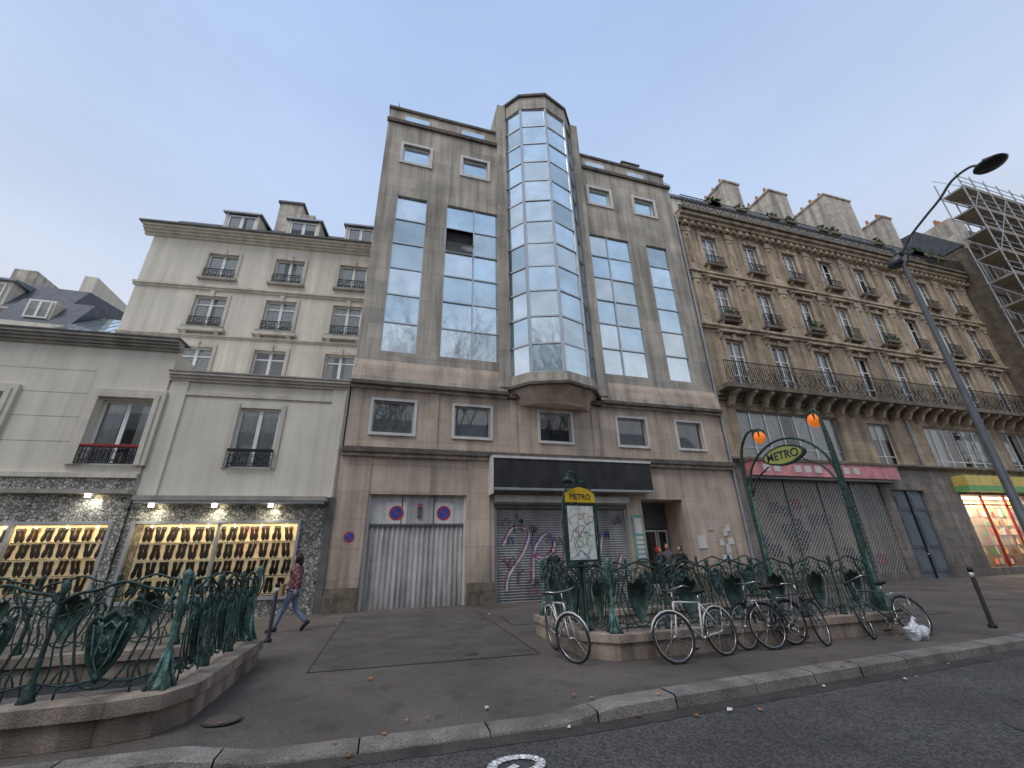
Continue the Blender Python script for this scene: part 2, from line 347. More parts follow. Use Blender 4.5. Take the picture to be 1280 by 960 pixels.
bay=MB();C0=6.5
bp_=[(4.5,0),(5.2,-.82),(6.5,-1.25),(7.8,-.82),(8.5,0)]
def scp(k): return [(C0+(x-C0)*(1+k/2),(y*(1+k/1.25)) if y<0 else y) for x,y in bp_]
z0,z1,rows=8.45,24.5,12
for i in range(4):
    a,b=Vector(bp_[i]),Vector(bp_[i+1]);d=(b-a);nn=Vector((d.y,-d.x)).normalized()
    for r_ in range(rows):
        p=z0+(z1-z0)*r_/rows;q=z0+(z1-z0)*(r_+1)/rows;tl=[U(-.01,.01) for _ in range(3)]
        bay.face([(a.x+nn.x*tl[0],a.y+nn.y*tl[0],p),(b.x+nn.x*tl[1],b.y+nn.y*tl[1],p),(b.x+nn.x*(tl[1]+tl[2]),b.y+nn.y*(tl[1]+tl[2]),q),(a.x+nn.x*(tl[0]+tl[2]),a.y+nn.y*(tl[0]+tl[2]),q)],'mirror')
    for r_ in range(rows+1):
        q=z0+(z1-z0)*r_/rows;bay.tube([(a.x,a.y,q),(b.x,b.y,q)],.055,'alu',4)
for x,y in bp_: bay.tube([(x,y,z0),(x,y,z1)],.085,'alu',6)
P_=lambda k:[(x,y) for x,y in scp(k)]+[(8.5,.1),(4.5,.1)]
bay.prism(P_(.16),7.98,8.42,'ledge_light');bay.prism(P_(.26),7.86,7.979,'ledge')
bay.prism([(C0+(x-C0)*.8,y*.55) for x,y in bp_]+[(8.1,.1),(4.9,.1)],7.25,7.859,'stone_low',P_(.05))
bay.prism([(x,y) for x,y in scp(.1)]+[(8.6,3),(4.4,3)],24.52,25.45,'stone_up');bay.prism([(x,y) for x,y in scp(.22)]+[(8.75,3.1),(4.25,3.1)],25.451,25.62,'ledge')
bay.box(4.02,4.48,-.22,3.0,7.951,25.44,'stone_up');bay.box(8.52,8.98,-.22,3.0,7.951,25.44,'stone_up')
bay.build('glazed_bay',cb)
g=MB()
for k,(a,b,c) in enumerate(TW): cwall(g,a,b,9.15,17.4,.1,c,6,skip=((0,4),) if k==1 else ())
for a,b in WW: window(g,a,b,19.65,20.8,.12,1,1,'white',.07,glass='mirror')
for i,(a,b) in enumerate(SW):
    g.box(a,a+.06,.1,.16,5.8,7.05,'alu');g.box(b-.06,b,.1,.16,5.8,7.05,'alu');g.box(a+.06,b-.06,.1,.16,5.8,5.86,'alu');g.box(a+.06,b-.06,.1,.16,6.99,7.05,'alu')
    g.face([(a,.13,5.8),(b,.13,5.8),(b,.13,7.05),(a,.13,7.05)],'glass')
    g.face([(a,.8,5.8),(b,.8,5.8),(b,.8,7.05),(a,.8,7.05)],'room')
    k=26
    for j in range(k):
        z=5.86+1.12*j/k
        if i in(0,1,3,4): g.box(a+.07,b-.07,.2,.215,z,z+.028,'curtain')
g.build('windows',cb)
d=MB()
d.box(-.65,2.75,.2,.26,2.62,3.6,'garage');d.box(-.65,2.75,.14,.25,2.54,2.618,'alu_dark')
for x in (.48,1.6): d.box(x-.02,x+.02,.17,.198,2.62,3.6,'alu_dark')
k=40;x=-.65;dx=3.4/k
for j in range(k):
    a=x+dx*j;o=.24 if j%2 else .19;o2=.19 if j%2 else .24
    d.face([(a,o,-.1),(a+dx*.65,o,-.1),(a+dx*.65,o,2.54),(a,o,2.54)],'garage');d.face([(a+dx*.65,o,-.1),(a+dx,o2,-.1),(a+dx,o2,2.54),(a+dx*.65,o,2.54)],'garage')
d.box(-.65,-.58,.1,.3,0,3.6,'surround');d.box(2.68,2.75,.1,.3,0,3.6,'surround')
def disc(mb,cx,cz,y,r0,r1,m,n=24):
    for i in range(n):
        a=2*math.pi*i/n;b=2*math.pi*(i+1)/n
        mb.face([(cx+r0*math.cos(a),y,cz+r0*math.sin(a)),(cx+r1*math.cos(a),y,cz+r1*math.sin(a)),(cx+r1*math.cos(b),y,cz+r1*math.sin(b)),(cx+r0*math.cos(b),y,cz+r0*math.sin(b))],m)
for cx,cz,y,s in ((.3,2.98,.165,.25),(1.95,2.98,.165,.25),(-1.15,2.2,-.06,.17)):
    disc(d,cx,cz,y,0.0001,s*.8,'bluepaint');disc(d,cx,cz,y,s*.8,s,'redpaint')
    d.face([(cx-s*.6,y-.004,cz+s*.5),(cx-s*.5,y-.004,cz+s*.6),(cx+s*.6,y-.004,cz-s*.5),(cx+s*.5,y-.004,cz-s*.6)],'redpaint')
    if s>.2: d.box(cx-.36,cx+.36,.172,.19,cz-.36,cz+.36,'surround')
d.box(1.02,1.16,.12,.2,2.85,3.3,'alu_dark');d.ball((1.09,.12,3.2),.06,'redpaint',8,6)
k=36
for j in range(k):
    a=-.05+3.2*j/k;h=3.2/k
    d.face([(3.8,.2,a),(9.35,.2,a),(9.35,.15,a+h*.55),(3.8,.15,a+h*.55)],'shutter');d.face([(3.8,.15,a+h*.55),(9.35,.15,a+h*.55),(9.35,.2,a+h),(3.8,.2,a+h)],'shutter')
d.box(3.8,9.35,.05,.24,3.15,3.3,'alu_dark');d.box(3.8,3.9,.08,.26,0,3.15,'alu');d.box(9.25,9.35,.08,.26,0,3.15,'alu')
d.box(7.1,7.18,.09,.2,0,3.15,'alu')
d.box(3.62,10.3,-.62,-.02,3.82,4.9,'black_sign');d.box(3.6,10.32,-.66,-.01,4.9,4.99,'surround');d.box(3.6,10.32,-.64,-.01,3.74,3.818,'alu')
d.box(3.56,3.618,-.64,-.01,3.6,4.99,'surround');d.box(3.8,9.4,-.2,.0,3.36,3.6,'surround')
d.box(10.05,12.05,1.3,1.36,2.45,3.55,'alu_dark')
for a,b in ((10.12,10.75),(10.8,11.45),(11.5,12.0)):
    d.box(a,a+.06,1.3,1.37,0,2.4,'white');d.box(b-.06,b,1.3,1.37,0,2.4,'white');d.box(a+.06,b-.06,1.3,1.37,2.32,2.4,'white');d.box(a+.06,b-.06,1.3,1.37,0,.25,'white')
    d.face([(a,1.35,0),(b,1.35,0),(b,1.35,2.4),(a,1.35,2.4)],'glass')
d.box(10.05,12.05,1.5,1.6,0,3.5,'room');d.box(10.05,12.05,-.05,1.6,-.1,.04,'ledge_light')
d.box(9.5,9.95,-.07,-.01,1.2,2.9,'teal');d.box(9.56,9.89,-.08,-.071,2.2,2.8,'surround')
for i in range(5): d.box(9.56,9.89,-.08,-.071,1.3+i*.17,1.42+i*.17,'surround')
d.box(12.5,12.9,-.03,-.004,1.6,2.1,'surround');d.box(13.1,13.35,-.03,-.004,2.3,2.6,'alu')
for i in range(9):
    cx=13.9+U(-.35,.35);cz=1.9+U(-.7,.6);a=U(-.04,.04);d.face([(cx-.12,-.012-i*.003,cz-.14+a),(cx+.13,-.012-i*.003,cz-.12),(cx+.11,-.012-i*.003,cz+.15-a),(cx-.1,-.012-i*.003,cz+.13)],'surround')
d.build('doors_and_signs',cb)
gr=MB()
def ribbon(mb,pts,wd,y,m):
    for i in range(len(pts)-1):
        a,b=Vector(pts[i]),Vector(pts[i+1]);t_=b-a
        if t_.length<1e-6: continue
        nn=Vector((-t_.y,t_.x)).normalized()*wd/2
        mb.face([(a.x-nn.x,y,a.y-nn.y),(b.x-nn.x,y,b.y-nn.y),(b.x+nn.x,y,b.y+nn.y),(a.x+nn.x,y,a.y+nn.y)],m)
gl_=[[(4.1,1.9),(4.5,2.5),(5.1,2.4),(4.9,1.7),(4.3,.9),(4.2,.4)],[(5.2,.6),(5.3,1.7),(5.8,2.3),(6.1,1.9),(5.8,1.5),(5.3,1.5),(5.9,1.1),(6.2,.5)],[(6.6,2.2),(6.5,1.2),(6.8,.6),(7.2,1.3),(7.1,2.1),(6.8,2.3)],[(7.5,2.4),(7.6,1.6),(8.1,2.2),(7.9,1.3),(7.7,.8),(8.4,.6),(8.9,1.5)]]
for i,q in enumerate(gl_):
    c_=[tuple(p)[:2] for p in ccw([(a,b,0) for a,b in q],8)]
    ribbon(gr,[(a+.05,b-.05) for a,b in c_],.10,.142-i*.0008,'whitespray');ribbon(gr,c_,.045,.132-i*.0008,'magenta')
for i in range(22):
    x=U(4.0,8.7);z=U(1.9,2.98);pts=[(x,z,0)]
    for j in range(7): pts.append((pts[-1][0]+U(-.05,.15),z+U(-.2,.2),0))
    ribbon(gr,[tuple(p)[:2] for p in ccw(pts,5)],U(.02,.04),.124-i*.0008,['ink','ink','magenta','ink','bluepaint'][i%5])
for i in range(14):
    x=U(4.0,8.6);z=U(.3,1.6);pts=[(x,z,0)]
    for j in range(5): pts.append((pts[-1][0]+U(-.04,.18),z+U(-.2,.2),0))
    ribbon(gr,[tuple(p)[:2] for p in ccw(pts,5)],.025,.105-i*.0008,['ink','magenta','ink'][i%3])
gr.build('graffiti',cb)

# ------------------------------------------------------------ HAUSSMANN BUILDING
hb=empty('limestone_apartment_building',(0,15.4,0))
w=MB();cols=[17.05+3.06*k for k in range(8)];X0,X1=15.05,40.3
holes=[]
for c in cols: holes+=[(c-.55,c+.55,16.8,18.9,.22),(c-.55,c+.55,13.1,15.4,.22),(c-.6,c+.6,9.0,11.9,.22)]
mz=[(16.1,22.8,5.6,7.95,.3),(24.9,26.6,5.5,7.8,.3),(29.3,34.8,5.4,7.9,.3),(36.2,39.4,5.4,7.9,.3)]
w.wall(X0,X1,5.3,20.0,0,holes+mz,'haus')
gd=[(15.9,24.2,-.1,4.55,.4),(24.85,27.3,-.1,4.2,.4),(30.1,36.2,.35,4.05,.5),(37,39.6,.3,4.0,.5)]
w.wall(X0,X1,-.3,5.3,0,gd,'haus_ground')
w.box(X0,X1,.9,11,-.3,20,'haus');w.face([(X1,0,-.3),(X1,.9,-.3),(X1,.9,20),(X1,0,20)],'haus')
w.face([(X0,0,20),(X1,0,20),(X1,.9,20),(X0,.9,20)],'haus_dark')
w.build('walls',hb)
t=MB()
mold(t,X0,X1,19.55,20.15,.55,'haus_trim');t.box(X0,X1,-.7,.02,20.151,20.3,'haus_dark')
x=X0+.2
while x<X1: t.box(x,x+.16,-.42,-.0,19.35,19.56,'haus_trim');x+=.5
mold(t,X0,X1,15.95,16.2,.22,'haus_trim',steps=2);mold(t,X0,X1,12.45,12.7,.25,'haus_trim',steps=2)
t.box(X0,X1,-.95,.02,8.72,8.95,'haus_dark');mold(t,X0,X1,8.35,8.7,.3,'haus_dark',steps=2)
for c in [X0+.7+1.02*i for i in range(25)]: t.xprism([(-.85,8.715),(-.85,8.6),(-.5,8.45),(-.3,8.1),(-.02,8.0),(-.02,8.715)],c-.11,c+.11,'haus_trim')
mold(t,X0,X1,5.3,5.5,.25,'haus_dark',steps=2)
for i in range(9):
    x=cols[0]-1.53+3.06*i
    if x<X0+.3: x=X0+.3
    if x>X1-.3:x=X1-.3
    for a,b in ((12.7,15.95),(16.2,19.34)):
        t.box(x-.24,x+.24,-.09,.02,a,b,'haus_trim');t.box(x-.3,x+.3,-.14,.02,b-.35,b,'haus_trim');t.box(x-.3,x+.3,-.13,.02,a,a+.25,'haus_trim')
        t.box(x-.12,x+.12,-.12,-.088,a+.6,b-.7,'haus')
        t.ball((x,-.12,b-.55),(.13,.07,.13),'haus_trim',8,5)
for c in cols:
    for a,b in ((16.8,18.9),(13.1,15.4),(9.0,11.9)):
        hw=.55 if a>10 else .6
        t.box(c-hw-.2,c-hw,-.08,.02,a-.1,b+.02,'haus_trim');t.box(c+hw,c+hw+.2,-.08,.02,a-.1,b+.02,'haus_trim');t.box(c-hw-.2,c+hw+.2,-.1,.02,b+.021,b+.22,'haus_trim')
        t.box(c-.12,c+.12,-.16,-.098,b-.02,b+.3,'haus_trim')
        if a<16: t.box(c-hw-.35,c+hw+.35,-.28,.02,b+.36,b+.46,'haus_trim');[t.xprism([(-.24,b+.359),(-.1,b+.05),(-.02,b+.0),(-.02,b+.359)],c+s*(hw+.22)-.07,c+s*(hw+.22)+.07,'haus_trim') for s in(-1,1)]
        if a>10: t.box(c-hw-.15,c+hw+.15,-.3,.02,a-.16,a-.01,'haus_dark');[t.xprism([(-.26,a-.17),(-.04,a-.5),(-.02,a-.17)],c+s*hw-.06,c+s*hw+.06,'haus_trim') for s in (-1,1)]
t.tube([(27.9,-.12,5.5),(27.9,-.12,19.4)],.055,'zinc',6)
t.build('mouldings',hb)
g=MB()
for c in cols:
    window(g,c-.55,c+.55,16.8,18.9,.12,2,1,'white',.07,.75,trans=[18.2]);window(g,c-.55,c+.55,13.1,15.4,.12,2,1,'white',.07,.75,trans=[14.7]);window(g,c-.6,c+.6,9.0,11.9,.12,2,1,'white',.075,.75,trans=[9.9,11.0])
for a,b,c_,d_,_ in mz: window(g,a,b,c_,d_,.2,max(2,int((b-a)/.85)),1,'alu' if a<20 else 'white',.05,.6,trans=[c_+.5])
rg=MB()
for c in cols:
    rail(rg,c-.62,c+.62,-.24,16.8,17.35,.12);rail(rg,c-.62,c+.62,-.24,13.1,13.85,.12)
    if R()<.5:
        for _ in range(26): 
            p=Vector((c+U(-.5,.5),-.36+U(-.06,.06),13.35+U(-.03,.25)));rg.ball(p,(U(.04,.09),U(.04,.07),U(.04,.09)),'plant',5,3)
        rg.box(c-.55,c+.55,-.44,-.28,13.12,13.32,'haus_dark')
rail(rg,X0+.1,X1-.1,-.88,8.95,10.15,.12);rail(rg,X0+.1,X1-.1,-.62,20.3,21.25,.13)
for i in range(14):
    x=U(X0+1,X1-1);rg.box(x-.4,x+.4,-.82,-.66,20.9,21.1,'haus_dark') 
    for _ in range(14): rg.ball((x+U(-.4,.4),-.74+U(-.08,.08),21.12+U(0,.3)),(U(.05,.12),U(.05,.1),U(.05,.12)),'plant',5,3)
g.build('windows',hb);rg.build('balcony_railings',hb)
r_=MB()
ah=[(c-.5,c+.5,20.5,22.6,.2) for c in cols]
r_.wall(X0,X1,20.3,23.0,1.1,ah,'plaster_b');r_.box(X0,X1,.95,1.1,23.0,23.2,'zinc')
for c in cols: window(r_,c-.5,c+.5,20.5,22.6,1.25,2,1,'white',.05,.6,trans=[21.9])
r_.xprism([(1.1,23.2),(3.0,24.9),(9,25.3),(10.8,20.1),(1.9,20.1),(1.9,23.15)],X0,X1,'zinc')
for a,b,z in ((15.0,15.6,25.2),(22.2,23.6,27.2),(26.6,28.4,27.5),(32.8,35.8,28.8),(39.2,40.3,28.0)):
    r_.box(a,b,2.0,5.2,23,z,'chimney');r_.box(a-.08,b+.08,1.92,5.28,z,z+.16,'haus_trim')
    for j in range(int((b-a)/.38)+1):
        for yy in (2.4,3.2,4.0): r_.tube([(a+.2+j*.38,yy,z+.16),(a+.2+j*.38,yy,z+.6+U(0,.15))],[.12,.09],'terracotta',8)
for x in (18,30.5,37): r_.tube([(x,3.2,24.8),(x,3.2,27.2)],.02,'iron',5);[r_.tube([(x-.4,3.2,26.4+q*.22),(x+.4,3.2,26.4+q*.22)],.012,'iron',4) for q in range(4)]
r_.build('mansard_roof',hb)
s=MB()
s.box(15.7,25.0,-.55,.0,4.62,5.28,'pink');s.box(15.65,25.05,-.6,-.01,5.281,5.36,'haus_dark');s.box(15.7,25.0,-.4,0,4.5,4.618,'alu_dark')
for i in range(10): x=16.3+i*.62;s.box(x,x+.38,-.565,-.551,4.8,5.12,'surround') if i not in(2,6) else None
s.face([(15.9,1.2,0),(24.2,1.2,0),(24.2,1.2,4.5),(15.9,1.2,4.5)],'dark')
for i in range(26):
    x=U(16.2,23.8);z=U(.8,3.9);s.box(x-.25,x+.25,.7,.8,z-.25,z+.25,random.choice(['cloth_red','room','cloth_grey','room']))
s.box(15.9,24.2,.05,.3,0,.35,'haus_ground')
for x in (18.0,20.1,22.2): s.box(x-.05,x+.05,.05,.14,.35,4.5,'alu_dark')
N=46
for i in range(-22,N):
    a=15.9+i*.19
    for sg in (1,-1):
        L_=4.15;xs_=a;xe=a+sg*L_*.9
        if sg==-1: xs_=a+L_*.9;xe=a
        zs_,ze=.35,4.5
        def zat(x): return zs_+(x-xs_)/(xe-xs_)*(ze-zs_)
        lo,hi=max(min(xs_,xe),15.95),min(max(xs_,xe),24.15)
        if hi-lo<.05: continue
        s.tube([(lo,.10 if sg>0 else .115,zat(lo)),(hi,.10 if sg>0 else .115,zat(hi))],.012,'alu',4,cap=False)
s.box(24.85,27.3,.15,.25,0,4.2,'door_blue')
for a in (24.95,26.1):
    for z,h in ((.3,.9),(1.4,1.6),(3.2,.8)):
        s.box(a+.1,a+1.0,.11,.149,z,z+h,'door_blue');s.box(a+.2,a+.9,.085,.109,z+.1,z+h-.1,'door_blue')
s.box(26.05,26.1,.08,.149,0,4.2,'iron');s.ball((25.95,.05,1.1),.05,'chrome')
s.box(29.9,36.4,-.6,0,4.15,4.45,'shop_green');s.box(29.9,36.4,-.605,0,4.451,5.0,'shop_yellow')
s.box(30.1,36.2,1.6,1.7,.3,4.05,'glow_wall')
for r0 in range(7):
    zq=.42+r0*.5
    s.box(30.3,36,.9,1.5,zq,zq+.025,'glow_wall');x=30.35
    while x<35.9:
        wd=U(.08,.26);s.box(x,x+wd,.86+U(0,.1),1.4,zq+.028,zq+.028+U(.2,.43),random.choice(['glow_goods','glow_goods2','glow_goods2','curtain','shop_yellow','curtain','redpaint','shop_green','glow_wall']));x+=wd+.02
s.box(30.3,36,.5,.7,3.9,3.98,'lamp_emit')
s.face([(30.1,.2,.35),(36.2,.2,.35),(36.2,.2,4.05),(30.1,.2,4.05)],'glass')
for x in (30.1,32.1,34.1,36.15): s.box(x-.04,x+.04,.15,.25,.35,4.05,'cloth_red')
s.box(30.1,36.2,.13,.27,3.5,3.55,'cloth_red')
s.box(37,39.6,1.0,1.1,.3,4,'glow_wall');s.box(36.9,39.7,-.3,0,4.1,4.8,'haus_dark')
s.build('shopfronts',hb)
def area(name,parent,loc,sx,sy,e,col,rot=(0,0,0)):
    L=bpy.data.lights.new(name,'AREA');L.shape='RECTANGLE';L.size=sx;L.size_y=sy;L.energy=e;L.color=col
    o=bpy.data.objects.new(name,L);o.location=loc;o.rotation_euler=rot;o.parent=parent;scene.collection.objects.link(o)
area('shop_light',hb,(33,.5,3.85),5.5,.4,190,(1,.82,.6))

# ------------------------------------------------------------ LEFT LOW BUILDING (local x = u+1.4)
lb=empty('low_shop_building',(-1.4,15.4,0),math.radians(-3.5));o_=1.4
w=MB()
w1=(-9.3+o_,-7.85+o_,4.4,6.55,.3);w2=(-5.25+o_,-3.95+o_,4.4,6.5,.3)
w1b=(-13.3+o_,-11.9+o_,4.4,6.55,.3)
sh1=(-17+o_,-7.95+o_,.75,2.65,.9);sh2=(-7.3+o_,-2.75+o_,.55,2.65,.9)
w.wall(-19+o_,-7.6+o_,4.12,8.4,-.06,[w1,w1b],'plaster_l');w.wall(-7.6+o_,-1.75+o_,3.45,7.4,0,[w2],'plaster_l')
w.face([(-7.6+o_,-.06,3.4),(-7.6+o_,0,3.4),(-7.6+o_,0,8.4),(-7.6+o_,-.06,8.4)],'plaster_l')
w.wall(-19+o_,-7.6+o_,-.3,4.12,-.06,[sh1],'mosaic');w.wall(-7.6+o_,-1.75+o_,-.3,3.45,0,[sh2],'mosaic')
w.box(-19+o_,-7.6+o_,1.1,6.5,-.3,8.4,'plaster_l');w.box(-7.598+o_,-.2,1.1,6.5,-.3,7.4,'plaster_l')
w.face([(-19+o_,-.06,8.4),(-7.6+o_,-.06,8.4),(-7.6+o_,1.1,8.4),(-19+o_,1.1,8.4)],'zinc');w.face([(-7.6+o_,0,7.4),(-1.75+o_,0,7.4),(-1.75+o_,1.1,7.4),(-7.6+o_,1.1,7.4)],'zinc')
w.face([(-7.6+o_,0,7.4),(-7.6+o_,1.2,7.4),(-7.6+o_,1.2,8.4),(-7.6+o_,0,8.4)],'plaster_l')
w.build('walls',lb)
t=MB()
mold(t,-19+o_,-7.5+o_,8.4,8.75,.36,'cornice_l',y=-.06,steps=4);t.box(-19+o_,-7.46+o_,-.46,.3,8.751,8.8,'cornice_dark')
mold(t,-7.598+o_,-1.75+o_,7.35,7.62,.26,'trim_l',steps=3);t.box(-7.598+o_,-1.75+o_,-.3,1.2,7.621,7.67,'cornice_l')
t.box(-7.6+o_,-1.75+o_,-.05,.02,6.85,6.98,'trim_l')
t.box(-19+o_,-7.6+o_,-.2,.0,4.0,4.14,'trim_l')
for z in (5.1,5.9,6.7,7.5): t.box(-19+o_,-9.75+o_,-.063,-.059,z,z+.02,'cornice_l')
for a,b,c,d_,_ in (w1,w1b):
    for k,(p,q) in enumerate(((.34,.10),(.2,.14))):
        t.box(a-p,a-p+.14,-.06-q,-.05,c-.0,d_+p-.14,'trim_l');t.box(b+p-.14,b+p,-.06-q,-.05,c,d_+p-.14,'trim_l');t.box(a-p,b+p,-.06-q,-.05,d_+p-.139,d_+p,'trim_l')
a,b,c,d_,_=w2
t.box(a-.16,a-.02,-.05,.02,c,d_+.15,'trim_l');t.box(b+.02,b+.16,-.05,.02,c,d_+.15,'trim_l')
t.box(-7.5+o_,-7.0+o_,-.06,.02,3.46,7.34,'plaster_l');t.box(-2.3+o_,-1.76+o_,-.06,.02,3.46,7.34,'plaster_l')
t.box(-7.35+o_,-1.95+o_,-.5,.0,3.3,3.44,'cornice_l');t.box(-7.3+o_,-2+o_,-.46,0,3.22,3.298,'alu')
t.box(-19+o_,-7.55+o_,-.42,-.06,3.5,3.62,'cornice_l')
for a,b,c,d_,_ in (sh1,sh2):
    yy=-.1
    t.box(a-.08,a,yy,.1,c-.1,d_+.08,'alu');t.box(b,b+.08,yy,.1,c-.1,d_+.08,'alu');t.box(a,b,yy,.1,d_,d_+.08,'alu');t.box(a,b,yy,.1,c-.1,c,'alu')
t.box((sh2[0]+sh2[1])/2-.04,(sh2[0]+sh2[1])/2+.04,-.06,.06,.55,2.65,'alu')
for x in (-10.3,-12.6,-15): t.box(x+o_-.04,x+o_+.04,-.12,.02,.75,2.65,'alu')
t.box(-1.95+o_,-1.72+o_,-.12,.03,-.2,3.45,'cornice_dark')
t.tube([(-1.85+o_,-.1,3.45),(-1.85+o_,-.1,7.3)],.05,'trim_l',8)
t.build('trim',lb)
g=MB()
for a,b,c,d_,_ in (w1,w1b): window(g,a,b,c,d_,.1,2,1,'white',.075,1,trans=[])
window(g,w2[0],w2[1],w2[2],w2[3],.12,2,1,'white',.075,1,trans=[])
for q,y in ((w1,-.1),(w1b,-.1),(w2,-.02)): rail(g,q[0]-.05,q[1]+.05,y-.1,q[2]+.02,q[2]+.55,.1,'iron');g.box(q[0]-.05,q[1]+.05,y-.125,y-.075,q[2]+.56,q[2]+.62,'cloth_red' if q is not w2 else 'iron')
g.build('windows',lb)
s=MB()
def shoe(mb,x,y,z,m,sc,tilt,wx):
    st=len(mb.v)
    prof=[(-.14,.032,.04),(-.12,.042,.085),(-.07,.038,.095),(-.02,.034,.065),(.05,.05,.05),(.10,.048,.036),(.135,.03,.02),(.15,.008,.008)]
    n=7;i0=len(mb.v)
    for (p,wd,h) in prof:
        for j in range(n):
            a=math.pi*j/(n-1);mb.v.append((wd*wx*math.cos(a),p,h*math.sin(a)))
    for k in range(len(prof)-1):
        for j in range(n-1): mb.f.append((i0+k*n+j,i0+k*n+j+1,i0+(k+1)*n+j+1,i0+(k+1)*n+j));mb.m.append(m if not(k in(1,2) and j in (2,3)) else 'shoe_black')
        mb.f.append((i0+k*n,i0+(k+1)*n,i0+(k+1)*n+n-1,i0+k*n+n-1));mb.m.append('shoe_black')
    mb.f.append(tuple(i0+j for j in range(n)));mb.m.append('shoe_black')
    M=Matrix.Translation((x,y,z))@Matrix.Rotation(tilt,4,'X')@Matrix.Rotation(U(-.2,.2),4,'Z')@Matrix.Scale(sc,4);mb.xf(M,st)
for (a,b,c,d_,_),rr in ((sh2,4),(sh1,4)):
    s.face([(a,.42,c),(b,.42,c),(b,.42,d_),(a,.42,d_)],'glow_wall')
    ph=(d_-c-.06)/rr
    for k in range(rr):
        z=c+.04+ph*k
        s.box(a+.02,b-.02,.30,.41,z-.006,z+.006,'glass')
        x=a+.14
        while x<b-.2:
            mid=(a+b)/2
            if (a,b)==(sh2[0],sh2[1]):
                pal=['shoe_brown','shoe_black','shoe_brown','shoe_gold'] if x<mid else (['shoe_red','shoe_brown','shoe_red','shoe_gold'] if k>1 else ['shoe_gold','shoe_brown','shoe_red'])
            else: pal=['shoe_gold','shoe_brown','shoe_brown','shoe_black','shoe_gold']
            c_=random.choice(pal);zj=U(-.015,.015)
            for dx_ in (0,.125): shoe(s,x+dx_,.36,z+ph*.48+zj,c_,ph/.335,math.radians(-84),.85)
            x+=.33+U(-.02,.03)
s.build('shoe_display',lb,True)
gg=MB()
for a,b,c,d_,_ in (sh1,sh2): gg.face([(a,-.02,c),(b,-.02,c),(b,-.02,d_),(a,-.02,d_)],'glass')
for x in (-6.9,-5.2,-3.6): gg.tube([(x+o_,-.3,3.22),(x+o_,-.3,3.12)],.07,'lamp_emit',8)
for x in (-14,-11.5,-8.6): gg.tube([(x+o_,-.3,3.5),(x+o_,-.3,3.4)],.07,'lamp_emit',8)
for a,b,c,d_,_ in (sh1,sh2):
    k=int((b-a)/.7)
    for j in range(k): gg.ball((a+(b-a)*(j+.5)/k,.12,d_-.07),.035,'lamp_emit',6,4)
gg.build('glazing_and_lamps',lb)
area('display_light',lb,((sh2[0]+sh2[1])/2,.06,2.6),4.3,.08,42,(1,.78,.48),(math.radians(28),0,0))
area('display_light_b',lb,(-10.5+o_,.06,2.6),5,.08,46,(1,.78,.48),(math.radians(28),0,0))
for x in (-6.9,-5.2,-3.6): area('canopy_light',lb,(x+o_,-.3,3.08),.12,.12,9,(1,.9,.7))
area('canopy_light_b',lb,(-8.6+o_,-.3,3.38),.12,.12,9,(1,.95,.85))

# ------------------------------------------------------------ BACK LEFT BUILDING
bb=empty('plastered_apartment_building',(-1.4,20,0),math.radians(-6))
w=MB();cx=[-9.45,-6.2,-2.95];hs=[];XL=-12.95+o_;XR=-1.7+o_+1.0
for c in cx:
    hs+=[(c-.7+o_,c+.7+o_,14.95,16.45,.25),(c-.72+o_,c+.72+o_,12.1,13.85,.25),(c-.7+o_,c+.7+o_,9.0,11.0,.25)]
w.wall(XL,XR,0,17.4,0,hs,'plaster_b');w.box(XL,XR,.6,10,0,17.4,'plaster_b');w.face([(XL,0,0),(XL,.6,0),(XL,.6,17.4),(XL,0,17.4)],'plaster_b')
w.build('walls',bb)
t=MB()
mold(t,XL-.4,XR,17.25,17.7,.5,'trim_l',steps=4);t.box(XL-.5,XR,-.6,.2,17.701,17.8,'cornice_dark')
mold(t,XL-.1,XR,14.2,14.42,.15,'trim_l',steps=2);mold(t,XL-.05,XR,11.5,11.65,.1,'trim_l',steps=2)
for c in cx:
    for a,b in ((14.95,16.45),(12.1,13.85),(9.0,11.0)):
        x=c+o_;t.box(x-.86,x-.72,-.05,.02,a,b+.14,'trim_l');t.box(x+.72,x+.86,-.05,.02,a,b+.14,'trim_l');t.box(x-.719,x+.719,-.05,.02,b,b+.14,'trim_l')
        t.box(x-.1,x+.1,-.1,-.04,b-.05,b+.3,'trim_l');t.box(x-.9,x+.9,-.16,.02,a-.13,a-.01,'cornice_l')
        window(t,x-.72,x+.72,a,b,.12,2,1,'white',.085,.85,trans=[b-.45] if b-a>1.6 else [])
        rail(t,x-.7,x+.7,-.12,a,a+.5,.12)
    x=c+o_
    t.box(x-1.0,x+1.0,-.22,.02,11.8,11.96,'trim_l');t.xprism([(-.2,11.8),(-.02,11.5),(-.02,11.8)],x-.8,x-.6,'trim_l');t.xprism([(-.2,11.8),(-.02,11.5),(-.02,11.8)],x+.6,x+.8,'trim_l')
t.xprism([(.0,17.8),(1.3,19.5),(5,20.3),(9,18),(9,17.4),(0,17.4)],XL,XR,'slate')
for c in (-9.2,-6.0,-2.9):
    x=c+o_;t.box(x-.85,x-.72,.12,1.9,17.8,19.35,'plaster_b');t.box(x+.72,x+.85,.12,1.9,17.8,19.35,'plaster_b');t.box(x-.72,x+.72,.12,.2,17.8,17.95,'white')
    window(t,x-.72,x+.72,17.95,19.3,.16,2,1,'white',.1,.9,trans=[])
    t.xprism([(-.02,19.35),(-.02,19.45),(2.4,19.75),(2.4,19.65)],x-.98,x+.98,'zinc')
t.box(-8.2+o_,-6.9+o_,1.6,4.5,18.5,21.9,'chimney');t.box(-8.3+o_,-6.8+o_,1.5,4.6,21.9,22.05,'cornice_dark')
